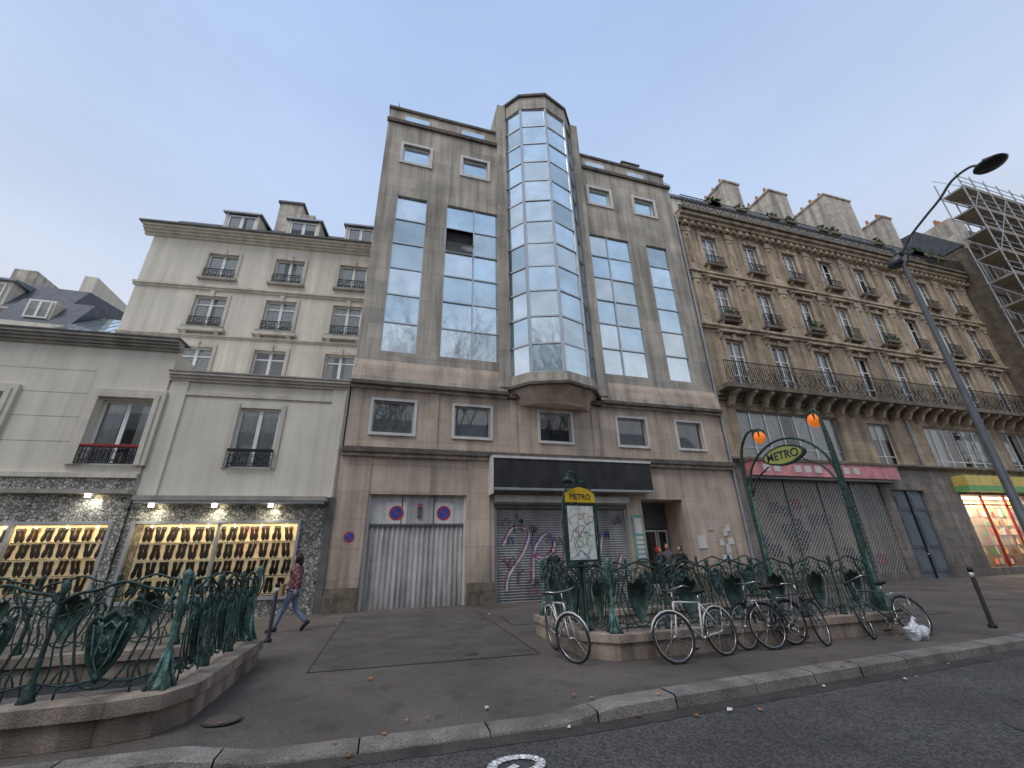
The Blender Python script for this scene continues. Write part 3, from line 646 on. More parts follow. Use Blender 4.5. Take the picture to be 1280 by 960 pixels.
for i in range(3): t.tube([(-8.0+o_+i*.4,2.2,22.05),(-8.0+o_+i*.4,2.2,22.5)],.1,'terracotta',8)
t.xprism([(1.6,21.2),(2.0,21.2),(3.4,19.9),(3.4,19),(1.6,19)],-6.85+o_,-6.1+o_,'chimney')
t.box(-4.6+o_,-3.9+o_,3.5,4.5,19,21.0,'brick')
t.tube([(XR-1.15,-.12,7.5),(XR-1.15,-.12,17.2)],.05,'zinc',6)
t.build('trim_and_windows',bb)

fb=empty('distant_mansard_building',(0,27,0))
w=MB()
fh=[(-30+3.2*i,-28.8+3.2*i,12.0,13.9,.2) for i in range(4)]
w.wall(-34,-19.5,0,14.9,0,fh,'plaster_l')
for h in fh: window(w,h[0],h[1],h[2],h[3],.1,2,1,'white',.06,.5,trans=[])
w.box(-34,-19.5,.5,10,0,14.9,'plaster_l');w.face([(-19.5,0,0),(-19.5,.5,0),(-19.5,.5,14.9),(-19.5,0,14.9)],'plaster_l')
mold(w,-34,-19.4,14.7,15.0,.3,'trim_l');w.xprism([(0,15),(1.6,17.6),(6,18.4),(9.5,15)],-34,-19.5,'slate')
for x in (-29.5,-26.0,-23.0):
    w.box(x-.8,x+.8,.2,1.6,15.2,16.9,'plaster_b');window(w,x-.6,x+.6,15.4,16.7,.1,2,1,'white',.06,.5,trans=[]);w.xprism([(-.0,16.9),(-.0,17.02),(2.4,17.5),(2.4,16.9)],x-1,x+1,'zinc')
rail(w,-34,-19.5,-.4,11.9,12.8,.14);w.box(-34,-19.5,-.5,.0,11.7,11.9,'trim_l')
w.box(-24.8,-23.6,3,5,16,19.5,'chimney');w.box(-20.4,-19.7,2,6,16,19.0,'plaster_b')
w.build('facade_and_roof',fb)
gh=empty('glazed_rooftop_extension',(0,24,0))
w=MB();w.box(-17.3,-13.9,0,6,0,12.2,'plaster_b');w.xprism([(0,12.2),(0,12.7),(3,15.0),(6,15.0),(6,12.2)],-17.2,-14.0,'slate')
for i in range(7):
    x=-17.2+.53*i;w.tube([(x,-.02,12.2),(x,-.02,12.7),(x,2.98,15.03)],.03,'alu',4)
    if i<6: w.face([(x+.06,-.03,12.25),(x+.47,-.03,12.25),(x+.47,-.03,12.68),(x+.06,-.03,12.68)],'mirror');w.face([(x+.06,-.01,12.74),(x+.47,-.01,12.74),(x+.47,2.9,14.98),(x+.06,2.9,14.98)],'mirror')
w.box(-20.5,-17.32,1,6,0,13.4,'plaster_b');w.xprism([(1,13.4),(2.2,15.4),(6,15.8),(6,13.4)],-20.6,-17.35,'slate')
w.box(-19.6,-18.4,1.2,2.2,13.6,14.9,'plaster_b');window(w,-19.5,-18.5,13.75,14.8,1.1,2,1,'white',.07,.6,trans=[])
w.build('glasshouse',gh)

# ------------------------------------------------------------ RIGHT END: scaffolded building
sb=empty('scaffolded_building',(0,14.2,0))
w=MB();hs=[]
for i in range(7):
    for z in (6.5,9.8,13,16.2,19.4): hs.append((41.2+2.7*i,42.4+2.7*i,z,z+2.1,.3))
w.wall(40.5,62,0,22.5,.05,hs,'haus_dark')
for h in hs: window(w,*h[:4],.2,2,1,'white',.06,.7,trans=[])
w.box(40.5,62,.6,10,0,22.5,'haus_dark');w.face([(40.5,.05,0),(40.5,.6,0),(40.5,.6,22.5),(40.5,.05,22.5)],'haus_dark')
mold(w,40.4,62,22.2,22.6,.5,'haus_trim');w.xprism([(.05,22.6),(2.2,25.8),(8,26.5),(9.9,22.6)],40.5,62,'slate')
for a in (46,52,57):
    w.box(a,a+2,2,5,24,28.5,'chimney')
    for j in range(5): w.tube([(a+.2+j*.4,3,28.5),(a+.2+j*.4,3,29.1)],.13,'terracotta',8)
for i in range(5): w.box(42+3.6*i,43.6+3.6*i,.2,2,22.8,24.6,'plaster_b');window(w,42.1+3.6*i,43.5+3.6*i,22.9,24.5,.1,2,1,'white',.06,.7,trans=[])
w.build('walls',sb)
s=MB();sp_=1.6
for y in (-1.9,-.6):
    for i in range(15):
        x=39.0+sp_*i;s.tube([(x,y,-.02),(x,y,27.5)],.045,'steel',5)
    for j in range(12): s.tube([(38.8,y,4.6+1.95*j),(61.6,y,4.6+1.95*j)],.04,'steel',5)
for i in range(14):
    for j in range(11):
        if (i+j)%2==0: s.tube([(39+sp_*i,-1.96,4.6+1.95*j),(39+sp_*(i+1),-1.96,6.55+1.95*j)],.03,'steel',4)
for j in range(12):
    z=4.6+1.95*j
    for q in (.5,1.0): s.tube([(38.8,-1.95,z+q),(61.6,-1.95,z+q)],.026,'steel',4)
    s.box(39,61.4,-1.85,-.65,z+.06,z+.11,'plank');s.box(39,61.4,-1.9,-1.87,z+.12,z+.3,'plank')
    for i in range(15): s.tube([(39+sp_*i,-1.9,z),(39+sp_*i,-.6,z)],.035,'steel',4)
    s.tube([(39,-1.9,z),(39,-.6,z+1.95)],.03,'steel',4)
s.build('scaffold',sb)

# ------------------------------------------------------------ GROUND
g=MB();g.face([(-300,-300,-.14),(300,-300,-.14),(300,300,-.14),(-300,300,-.14)],'ground_mat');g.build('ground')
def ky(x): return 5.05+ (x-2.3)*.058 if x>2.3 else 5.05+(2.3-x)*.03
g=MB();xs=[-80,-40,-20,-10,-5]+[-4+.5*i for i in range(40)]+[20,30,50,100]
for i in range(len(xs)-1):
    a,b=xs[i],xs[i+1]
    g.face([(a,-12.5,-.13),(b,-12.5,-.13),(b,ky(b)-.0,-.13),(a,ky(a)-.0,-.13)],'asphalt_road')
    g.face([(a,ky(a)-.24,-.126),(b,ky(b)-.22,-.126),(b,ky(b),-.122),(a,ky(a),-.122)],'gutter')
g.build('road')
def drop(x):
    if x<-1.6 or x>2.6: return 0
    if x<-1.0: return (x+1.6)/.6
    if x>2.0: return (2.6-x)/.6
    return 1
g=MB();ys=[.0,.35,.7,1.1,1.6,2.5]
def zz(x,j): return -.095*drop(x)*max(0,1-j/4.0)
for i in range(len(xs)-1):
    a,b=xs[i],xs[i+1]
    for j in range(len(ys)-1):
        ya,yb=ky(a)+.3,ky(b)+.3
        g.face([(a,ya+ys[j],zz(a,j)),(b,yb+ys[j],zz(b,j)),(b,yb+ys[j+1],zz(b,j+1)),(a,ya+ys[j+1],zz(a,j+1))],'asphalt_walk')
    g.face([(a,ky(a)+2.8,0),(b,ky(b)+2.8,0),(b,40,0),(a,40,0)],'asphalt_walk')
g.build('pavement')
g=MB()
x=-30.
while x<60:
    b=x+U(.9,1.3) if x>-6 else x+1
    n_=4;sg_=U(-.004,.004)
    for q in range(n_):
        p0=x+(b-x-.016)*q/n_;p1=x+(b-x-.016)*(q+1)/n_
        t0=.006+sg_-.095*drop(p0);t1=.006+sg_-.095*drop(p1);ya,yb=ky(p0),ky(p1)
        if q==0: off=U(-.01,.01);i0=len(g.v);g.v+=[(p0,ya+off,-.14),(p0,ya+off+.015,t0-.02),(p0,ya+off+.04,t0),(p0,ya+.3,t0)];pi=i0
        i=len(g.v);g.v+=[(p1,yb+off,-.14),(p1,yb+off+.015,t1-.02),(p1,yb+off+.04,t1),(p1,yb+.3,t1)]
        for z_ in range(3): g.f.append((pi+z_,i+z_,i+z_+1,pi+z_+1));g.m.append('kerb')
        pi=i
    x=b
g.build('kerb')
g=MB()
pa=[[(-.95,7.9),(2.7,7.75),(2.8,13.9),(-.9,14.2)],[(3.1,10.8),(9.5,10.6),(9.6,12.2),(3.2,12.3)],[(10.4,7.9),(13.6,8.1),(13.5,9.6),(10.4,9.5)]]
def grib(pts,wd,z,m):
    for i in range(len(pts)-1):
        a,b=Vector(pts[i]),Vector(pts[i+1]);t_=b-a
        if t_.length<1e-6: continue
        nn=Vector((-t_.y,t_.x)).normalized()*wd/2
        g.face([(a.x-nn.x,a.y-nn.y,z),(b.x-nn.x,b.y-nn.y,z),(b.x+nn.x,b.y+nn.y,z),(a.x+nn.x,a.y+nn.y,z)],m)
for k,p in enumerate(pa):
    g.face([(x,y,.004) for x,y in p],'asphalt_patch')
    q=p+[p[0]];out=[]
    for i in range(4):
        a,b=Vector(q[i]),Vector(q[i+1])
        for j in range(12): c=a+(b-a)*j/12;out.append((c.x+U(-.012,.012),c.y+U(-.012,.012)))
    out.append(out[0]);grib(out,.022,.008,'seam')
for i in range(5): # cracks
    x,y=U(-1,12),U(7.9,13);out=[(x,y)];a=U(0,6.28)
    for j in range(26): a+=U(-.5,.5);x+=.12*math.cos(a);y+=.12*math.sin(a);out.append((x,max(y,7.9)))
    grib(out,.008,.0095+.0006*i,'seam')
g.build('pavement_patches')
g=MB()
def mh(cx,cy,r0,z,m): 
    n=24;g.face([(cx+r0*math.cos(2*math.pi*i/n),cy+r0*math.sin(2*math.pi*i/n),z) for i in range(n)],m)
mh(-1.52,6.12,.19,.008,'manhole');mh(-1.52,6.12,.165,.012,'asphalt_walk');mh(6.5,3.4,.32,-.124,'manhole');mh(1.6,8.2,.12,.013,'manhole')
g.build('manhole_covers')
g=MB() # bicycle road marking
def rrib(pts,wd): grib(pts,wd,-.12,'paint')
for c in ((.62,4.12),(1.28,4.42)):
    rrib([(c[0]+.22*math.cos(a*math.pi/10),c[1]+.15*math.sin(a*math.pi/10)) for a in range(21)],.09)
rrib([(.62,4.12),(.95,4.18),(1.28,4.42)],.07);rrib([(.75,3.85),(1.2,4.0),(1.22,4.25)],.06);rrib([(.4,3.7),(1.5,4.0)],.08)
rrib([(-3,2.1),(14,2.1)],.12)
g.build('bicycle_lane_marking')
g=MB()
for i in range(70):
    if i<38: x=U(-2,12);y=ky(x)+U(-.5,.7)
    else: x=U(-3,16);y=U(5.6,14.5)
    z=.012 if y>ky(x)+.3 else (-.118 if y<ky(x) else .015-.095*drop(x));s_=U(.02,.05);a=U(0,6.28)
    z-= .07*drop(x) if ky(x)+.3<y<ky(x)+1.2 else 0
    z+=.01
    p=[(x+s_*math.cos(a+q)*k,y+s_*math.sin(a+q)*k,z+U(0,.02)) for q,k in ((0,1),(1.2,.6),(2.3,.8),(3.3,.7),(4.6,.8),(5.4,.6))]
    g.face(p,'leaf' if i%5 else 'surround')
g.build('fallen_leaves')

# ------------------------------------------------------------ METRO ENTRANCES
def wallpath(mb,path,h,z0,z1,m):
    P=[Vector(p) for p in path];k=len(P);Ls=[];Rs=[]
    for i in range(k):
        d0=(P[i]-P[i-1]).normalized() if i>0 else None;d1=(P[i+1]-P[i]).normalized() if i<k-1 else None
        if d0 is None: d0=d1
        if d1 is None: d1=d0
        n0=Vector((-d0.y,d0.x));n1=Vector((-d1.y,d1.x));n=(n0+n1).normalized();s_=h/max(.4,n.dot(n0))
        Ls.append(P[i]+n*s_);Rs.append(P[i]-n*s_)
    for i in range(k-1):
        a,b,c,d=Ls[i],Ls[i+1],Rs[i+1],Rs[i]
        mb.face([(a.x,a.y,z0),(b.x,b.y,z0),(b.x,b.y,z1),(a.x,a.y,z1)],m);mb.face([(d.x,d.y,z0),(d.x,d.y,z1),(c.x,c.y,z1),(c.x,c.y,z0)],m);mb.face([(a.x,a.y,z1),(b.x,b.y,z1),(c.x,c.y,z1),(d.x,d.y,z1)],m)
        if z0>.1: mb.face([(a.x,a.y,z0),(d.x,d.y,z0),(c.x,c.y,z0),(b.x,b.y,z0)],m)
    for i in (0,k-1): mb.face([(Ls[i].x,Ls[i].y,z0),(Rs[i].x,Rs[i].y,z0),(Rs[i].x,Rs[i].y,z1),(Ls[i].x,Ls[i].y,z1)],m)
BZ=.36
def panel(mb,a,b):
    a=Vector(a);b=Vector(b);L=(b-a).length;d=(b-a)/L;n=Vector((-d.y,d.x))
    def W(s,z,o=0): p=a+d*(s*L)+n*o;return (p.x,p.y,z)
    def T(pts,r,m='green_iron',k=4,n_=5,o=0): mb.tube([W(p.x,p.y,o) for p in ccw([(s,z,0) for s,z in pts],k)],r,m,n_)
    T([(0,1.20),(.1,1.29),(.28,1.33),(.5,1.40),(.72,1.33),(.9,1.29),(1,1.20)],.018)
    T([(0,.52),(.25,.47),(.5,.50),(.75,.47),(1,.52)],.013)
    for sg in (1,-1):
        f=lambda q:[(.5+sg*(s-.5),z) for s,z in q]
        T(f([(.0,1.08),(.14,1.12),(.28,1.2),(.36,1.3)]),.010)
        T(f([(.05,BZ),(.1,.6),(.07,.85),(.12,1.05),(.05,1.2)]),.009)
        T(f([(.2,BZ),(.2,.6),(.14,.8),(.18,1.0),(.27,1.12),(.3,1.33)]),.011)
        T(f([(.14,.5),(.2,.62),(.26,.58),(.24,.5)]),.009,k=3)
        T(f([(.12,1.12),(.17,1.2),(.22,1.16),(.19,1.1)]),.009,k=3)
        T(f([(.5,.42),(.38,.46),(.29,.62),(.24,.8),(.2,1.0),(.26,1.16),(.36,1.2),(.4,1.13),(.34,1.08),(.31,1.13)]),.013,k=4)
        T(f([(.34,.47),(.28,.42),(.23,.45),(.26,.5)]),.010,k=3)
    hf=[(.5,.46),(.55,.53),(.595,.60),(.64,.68),(.665,.78),(.70,.90),(.705,1.0),(.68,1.07),(.635,1.09),(.59,1.06),(.55,1.11),(.5,1.15)]
    out=hf+[(1-s,z) for s,z in hf[-2:0:-1]];k=len(out);i=len(mb.v);c=(.5,.83)
    def sh(f): return [(c[0]+(s-c[0])*f,c[1]+(z-c[1])*f) for s,z in out]
    rings=[(1,.012),(1,-.02),(.9,-.035),(.82,-.014),(.66,-.012),(.58,-.04),(.42,-.02),(.25,-.045),(.05,-.05)]
    for f,o in rings: mb.v+=[W(s,z,o) for s,z in sh(f)]
    for r0 in range(len(rings)-1):
        for j in range(k):
            j2=(j+1)%k;mb.f.append((i+r0*k+j,i+r0*k+j2,i+(r0+1)*k+j2,i+(r0+1)*k+j));mb.m.append('green_iron')
    mb.f.append(tuple(i+(len(rings)-1)*k+j for j in range(k)));mb.m.append('green_iron');mb.f.append(tuple(i+j for j in range(k)));mb.m.append('green_iron')
    for q in ([(.42,1.02),(.455,.88),(.44,.7),(.5,.56)],[(.58,1.02),(.545,.88),(.56,.7),(.5,.56)],[(.36,1.0),(.39,.85),(.43,.66)],[(.64,1.0),(.61,.85),(.57,.66)],[(.38,1.04),(.44,.97),(.5,1.02),(.56,.97),(.62,1.04)],[(.46,.8),(.5,.74),(.54,.8),(.5,.88),(.46,.8)]):
        T(q,.009,'green_light',k=3,o=-.042)
def post(mb,p,h=1.34,big=False):
    x,y=p;m='green_light' if big else 'green_iron';f=1.2 if big else .9
    mb.tube([(x,y,BZ-.01),(x,y,BZ+.05),(x,y,BZ+.16),(x,y,.8),(x,y,h-.1),(x,y,h),(x,y,h+.05),(x,y,h+.09)],[.085*f,.06*f,.034*f,.024*f,.022*f,.036*f,.045*f,.012],m,8)
    if big:
        for k in range(4):
            a=k*math.pi/2+.6;c,s=math.cos(a),math.sin(a)
            mb.tube([(x+c*.04,y+s*.04,1.0),(x+c*.10,y+s*.10,1.2),(x+c*.06,y+s*.06,1.38),(x+c*.09,y+s*.09,1.46)],[.010,.018,.016,.006],m,5)
            mb.tube([(x+c*.13,y+s*.13,BZ),(x+c*.07,y+s*.07,BZ+.14),(x+c*.03,y+s*.03,BZ+.35)],[.028,.022,.012],m,5)
def runp(mb,a,b,n):
    a=Vector(a);b=Vector(b)
    for i in range(n):
        p=a+(b-a)*i/n;q=a+(b-a)*(i+1)/n;panel(mb,(p.x,p.y),(q.x,q.y))
        if i>0: post(mb,(p.x,p.y))
me_=empty('metro_entrance')
st=MB();path=[(9.9,6.95),(3.75,6.95),(3.42,7.25),(3.42,9.4),(3.75,9.65),(9.9,9.65)]
wallpath(st,path,.19,-.02,.25,'metro_stone');wallpath(st,path,.225,.251,BZ,'metro_stone')
st.box(3.7,10,7.2,9.4,-.01,.012,'dark')  # dark slab painted in for the shade of the stair pit
st.build('stone_base',me_)
ir=MB()
runp(ir,(9.7,6.95),(3.75,6.95),6);post(ir,(3.72,6.95),1.4,True);panel(ir,(3.72,6.95),(3.42,7.3));post(ir,(3.42,7.3),1.34)
runp(ir,(3.42,7.3),(3.42,9.4),2);post(ir,(3.42,9.4),1.4,True);runp(ir,(3.6,9.65),(9.7,9.65),6)
ir.build('iron_railing',me_,True)
pt=MB()
def stalk(y,s):
    x=9.8
    pts=ccw([(x,y,.0),(x,y,1.2),(x,y-s*.03,2.4),(x,y-s*.05,3.5),(x,y+s*.02,4.2),(x,y+s*.22,4.62),(x,y+s*.42,4.68),(x,y+s*.5,4.52)],5)
    k=len(pts);pt.tube(pts,[.10-.066*min(1,i/(k*.65)) if i<k*.7 else .032 for i in range(k)],'green_iron',8)
    for q in range(3):
        a=q*2.1;pt.tube([(x+.13*math.cos(a),y+.13*math.sin(a),0.1),(x+.09*math.cos(a),y+.09*math.sin(a),.8),(x+.055*math.cos(a),y+.055*math.sin(a),1.6),(x+.04*math.cos(a),y+.04*math.sin(a),3.2)],[.05,.035,.022,.010],'green_light',6)
    gy=y+s*.5
    for a in range(4):
        q=a*math.pi/2+.7;pt.tube([(x,gy,4.68),(x+.13*math.cos(q),gy+.13*math.sin(q),4.60),(x+.15*math.cos(q),gy+.15*math.sin(q),4.42)],[.03,.03,.012],'green_iron',5)
    pt.ball((x,gy,4.42),(.15,.15,.18),'amber',14,10,lambda p:Vector((p.x*(1-.35*max(0,-p.z/.18)),p.y*(1-.35*max(0,-p.z/.18)),p.z)))
stalk(6.98,.35);stalk(9.55,-1.5)
arch=[Vector(p) for p in ccw([(9.8,6.98,3.0),(9.8,7.15,3.6),(9.8,7.6,4.05),(9.8,8.2,4.22),(9.8,8.85,4.05),(9.8,9.35,3.6),(9.8,9.5,3.0)],6)]
pt.tube(arch,.03,'green_iron',6)
pt.tube(ccw([(9.8,7.0,2.9),(9.8,7.3,3.35),(9.8,7.7,3.6)],4),.022,'green_iron',5);pt.tube(ccw([(9.8,9.5,2.9),(9.8,9.2,3.35),(9.8,8.75,3.6)],4),.022,'green_iron',5)
def oval(a,b,n=28): return [(8.22+a*math.cos(2*math.pi*i/n)*(1+.12*math.cos(4*math.pi*i/n)),3.8+b*math.sin(2*math.pi*i/n)) for i in range(n)]
def slabx(poly,x0,x1,m):
    pt.face([(x0,y,z) for y,z in poly],m);pt.face([(x1,y,z) for y,z in reversed(poly)],m)
    k=len(poly)
    for i in range(k): j=(i+1)%k;pt.face([(x0,poly[i][0],poly[i][1]),(x0,poly[j][0],poly[j][1]),(x1,poly[j][0],poly[j][1]),(x1,poly[i][0],poly[i][1])],m)
slabx(oval(.56,.26),9.76,9.84,'green_iron');slabx(oval(.50,.21),9.748,9.852,'sign_yellow')
pt.build('lamp_stalks_and_arch',me_,True)
tx=bpy.data.curves.new('lettering','FONT');tx.body='METRO';tx.size=.29;tx.extrude=.004;tx.offset=.004;tx.align_x='CENTER';tx.align_y='CENTER'
o=bpy.data.objects.new('lettering',tx);o.data.materials.append(MATS['ink']);o.matrix_world=Matrix(((0,0,-1,9.742),(-1,0,0,8.22),(0,1,0,3.8),(0,0,0,1)));scene.collection.objects.link(o);o.parent=me_
m2=empty('metro_railing_enclosure')
st=MB();path=[(-12,5.95),(-2.45,5.95),(-2.2,6.02),(-2.08,6.25),(-2.05,8.65),(-2.2,8.85),(-12,8.9)]
wallpath(st,path,.22,-.02,.23,'metro_stone');wallpath(st,path,.27,.231,BZ,'metro_stone');st.box(-12,-2.3,6.2,8.6,-.01,.012,'dark');st.build('stone_base',m2)  # dark sheet inside stands in for stairwell shade, no hole cut
ir=MB();runp(ir,(-12.2,5.95),(-3.2,5.95),9);post(ir,(-3.2,5.95));panel(ir,(-3.2,5.95),(-2.2,6.02));post(ir,(-2.15,6.05),1.42,True);runp(ir,(-2.1,6.15),(-2.05,8.8),3);post(ir,(-2.05,8.8),1.4,True);runp(ir,(-2.1,8.88),(-12.1,8.9),10)
ir.build('iron_railing',m2,True)

mt=empty('station_map_sign',(3.42,7.28,0),math.radians(8))
s=MB()
s.tube([(-.02,.1,.3),(-.02,.1,2.9)],[.05,.03],'green_iron',8)
s.box(-.32,.32,-.02,.04,1.42,2.42,'green_iron');s.face([(-.28,-.024,1.46),(.28,-.024,1.46),(.28,-.024,2.38),(-.28,-.024,2.38)],'map')
for i in range(14):
    c=['bluepaint','redpaint','shop_green','magenta','teal'][i%5];x=U(-.2,.2);z=U(1.55,2.3);pts=[(x,z,0)]
    for j in range(4): pts.append((max(-.26,min(.26,pts[-1][0]+U(-.2,.2))),max(1.48,min(2.36,pts[-1][1]+U(-.25,.25))),0))
    ribbon(s,[tuple(p)[:2] for p in ccw(pts,4)],.007,-.026-.0006*i,c)
hd=[(-.33,2.44),(.33,2.44),(.32,2.6),(.2,2.68),(0,2.72),(-.2,2.68),(-.32,2.6)]
s.face([(x,-.05,z) for x,z in hd],'yellow');s.face([(x,.04,z) for x,z in hd],'yellow')
for i in range(len(hd)): j=(i+1)%len(hd);s.face([(hd[i][0],-.05,hd[i][1]),(hd[j][0],-.05,hd[j][1]),(hd[j][0],.04,hd[j][1]),(hd[i][0],.04,hd[i][1])],'green_iron')
for sg in (-1,1): s.tube(ccw([(sg*.34,0,1.3),(sg*.37,0,1.9),(sg*.34,0,2.45),(sg*.2,0,2.78),(0,0,2.83)],5),.022,'green_iron',6)
s.tube(ccw([(0,0,2.83),(-.1,-.05,2.98),(-.25,-.1,2.97),(-.3,-.12,2.85)],5),.022,'green_iron',6)
s.ball((-.3,-.12,2.82),(.1,.1,.06),'green_iron');s.tube([(-.34,0,1.36),(.34,0,1.36)],.025,'green_iron',6)
s.tube(ccw([(-.3,0,1.35),(-.15,0,1.2),(0,.05,1.05)],4),.02,'green_iron',6);s.tube(ccw([(.3,0,1.35),(.15,0,1.2),(0,.05,1.05)],4),.02,'green_iron',6)
s.build('map_panel',mt)
tx=bpy.data.curves.new('header_text','FONT');tx.body='METRO';tx.size=.14;tx.extrude=.002;tx.align_x='CENTER';tx.align_y='CENTER'
o=bpy.data.objects.new('header_text',tx);o.data.materials.append(MATS['ink']);o.location=(0,-.055,2.54);o.rotation_euler=(math.pi/2,0,0);scene.collection.objects.link(o);o.parent=mt

# ------------------------------------------------------------ BICYCLES
def bicycle(p0,p1,lean,col,steer=.2,basket=False):
    mb=MB();r=.335
    def wheel(cx,st):
        s0=len(mb.v)
        mb.tube([(r*math.cos(a*math.pi/14),0,r*math.sin(a*math.pi/14)) for a in range(28)],.017,'rubber',6,closed=True)
        mb.tube([((r-.025)*math.cos(a*math.pi/14),0,(r-.025)*math.sin(a*math.pi/14)) for a in range(28)],.010,'chrome',4,closed=True)
        for k in range(18):
            a=k*math.pi/9;mb.tube([(0.02*math.cos(a+1),.02*(-1)**k,.02*math.sin(a+1)),((r-.03)*math.cos(a),0,(r-.03)*math.sin(a))],.0022,'chrome',3,cap=False)
        mb.tube([(0,-.05,0),(0,.05,0)],.02,'chrome',8)
        mb.tube([((r+.03)*math.cos(a),0,(r+.03)*math.sin(a)) for a in [math.pi*(.1+.1*j) for j in range(9)]],.016,col if col!='bike_dark' else 'rubber',4)
        mb.xf(Matrix.Translation((cx,0,r+.01))@Matrix.Rotation(st,4,'Z'),s0)
    wb=1.04;wheel(0,0);wheel(wb,steer)
    z=r+.01;bb_=(.44,0,z-.06);st_=(.30,0,.78);ht=(.86,0,.82);hbm=(.90,0,.68)
    T=lambda a,b,q=.015,m=col:mb.tube([a,b],q,m,8)
    T(bb_,st_,.016);T(st_,ht,.015);T(bb_,hbm,.019);T(ht,hbm,.019)
    for sg in (-1,1):
        T((0,sg*.05,z),(bb_[0],sg*.03,bb_[2]),.009);T((0,sg*.05,z),(st_[0],sg*.02,st_[2]-.03),.008)
        mb.tube([(hbm[0],sg*.03,hbm[2]-.01),(.97,sg*.05,.52),(wb,sg*.05,z)],[.014,.012,.009],col,6)
    T(st_,(.27,0,.92),.012,'chrome');mb.ball((.25,0,.94),(.14,.075,.035),'rubber',12,6,lambda p:Vector((p.x,p.y*(1.3 if p.x<0 else .5),p.z)))
    T(ht,(.84,0,.97),.012,'chrome');mb.tube(ccw([(.70,-.27,.98),(.80,-.25,1.02),(.88,-.12,1.0),(.88,.12,1.0),(.80,.25,1.02),(.70,.27,.98)],4),.011,'chrome',6)
    for sg in (-1,1): mb.tube([(.70,sg*.27,.98),(.79,sg*.255,1.015)],.017,'rubber',6);mb.tube([(.86,sg*.18,1.0),(.92,sg*.08,.9),(.95,0,.7)],.004,'rubber',4)
    mb.tube([(bb_[0]+.09*math.cos(a*math.pi/8),-.06,bb_[2]+.09*math.sin(a*math.pi/8)) for a in range(16)],.008,'chrome',4,closed=True)
    mb.tube([(bb_[0],-.07,bb_[2]),(bb_[0],.07,bb_[2])],.018,'chrome',6)
    mb.tube([bb_[:1]+(-.08,)+bb_[2:],(bb_[0]+.1,-.08,bb_[2]-.13)],.009,'chrome',5);mb.tube([bb_[:1]+(.08,)+bb_[2:],(bb_[0]-.1,.08,bb_[2]+.13)],.009,'chrome',5)
    mb.box(bb_[0]+.05,bb_[0]+.15,-.17,-.09,bb_[2]-.145,bb_[2]-.12,'rubber');mb.box(bb_[0]-.15,bb_[0]-.05,.09,.17,bb_[2]+.12,bb_[2]+.145,'rubber')
    for q in (.085,-.085): T((bb_[0],-.06,bb_[2]+q),(0,-.06,z+q*.45),.004,'rubber')
    for sg in (-1,1): T((.22,sg*.05,.74),(-.2,sg*.05,.74),.006,'chrome');T((-.12,sg*.05,.74),(0,sg*.06,z),.006,'chrome')
    T((-.2,-.05,.74),(-.2,.05,.74),.006,'chrome')
    if basket:
        for zq in (.72,.82,.93):
            hw=.13+.02*(zq-.7)/.2;mb.tube([(.98,-hw,zq),(1.22,-hw,zq),(1.22,hw,zq),(.98,hw,zq)],.005,'iron',4,closed=True)
        for j in range(6):
            yy=-.13+.052*j;mb.tube([(1.22,yy,.72),(1.22,yy,.93)],.003,'iron',3);mb.tube([(.98,yy,.72),(.98,yy,.93)],.003,'iron',3);mb.tube([(.98,yy,.72),(1.22,yy,.72)],.003,'iron',3)
    o=mb.build('bicycle',None,True)
    d=Vector((p1[0]-p0[0],p1[1]-p0[1]));ang=math.atan2(d.y,d.x)
    o.matrix_world=Matrix.Translation((p0[0],p0[1],0))@Matrix.Rotation(ang,4,'Z')@Matrix.Rotation(lean,4,'X')
bicycle((3.06,7.95),(3.0,6.95),math.radians(7),'bike_white',.5)
bicycle((5.45,6.48),(4.35,6.30),math.radians(11),'bike_white',-.25)
bicycle((6.45,6.52),(7.5,6.42),math.radians(-12),'bike_dark',.5,True)
bicycle((9.75,6.35),(8.7,6.52),math.radians(20),'bike_green',.6)
bicycle((7.1,6.68),(6.1,6.66),math.radians(5),'bike_dark',.2)

# ------------------------------------------------------------ STREET LAMP, POSTS, BAG
lp=empty('street_lamp');s=MB();lx,ly=14.5,6.45
s.tube([(lx,ly,-.02),(lx,ly,.5),(lx,ly,1.3),(lx,ly,1.32),(lx,ly,9.9)],[.2,.17,.15,.10,.06],'lampgrey',14)
s.tube([(lx,ly,9.8),(lx,ly,10.0)],[.11,.11],'lampgrey',12);s.ball((lx,ly,10.02),(.11,.11,.08),'lampgrey')
s.box(lx-.16,lx+.16,ly-.05,ly+.3,9.55,9.8,'lampgrey')
s.tube(ccw([(lx,ly,9.75),(lx,ly-.35,10.15),(lx,ly-.9,10.5),(lx,ly-1.35,10.75),(lx,ly-1.75,11.05),(lx,ly-2.15,11.1),(lx,ly-2.35,10.95)],6),.034,'lampgrey',8)
s.tube([(lx,ly-.0,9.3),(lx,ly-.5,10.25)],.02,'lampgrey',6)
s.ball((lx,ly-2.5,10.82),(.33,.33,.10),'black_sign',20,8);s.tube([(lx,ly-2.5,10.86),(lx,ly-2.5,10.98),(lx,ly-2.42,11.04)],[.18,.09,.05],'lampgrey',12)
s.build('pole_and_head',lp,True)
def bollard(x,y):
    s=MB();s.tube([(x,y,-.01),(x,y,.06),(x,y,.061),(x,y,.92)],[.07,.07,.04,.038],'iron',12);s.tube([(x,y,.92),(x,y,1.02)],.041,'paint',12);s.tube([(x,y,1.02),(x,y,1.08),(x,y,1.12)],[.045,.05,.02],'iron',12);s.build('bollard',None,True)
bollard(11.9,6.45);bollard(-2.15,10.9);bollard(16.5,6.9);bollard(21,7.2)
s=MB()
def crump(p): return p*(1+.22*math.sin(p.x*31+p.z*17)+.15*math.cos(p.y*27))
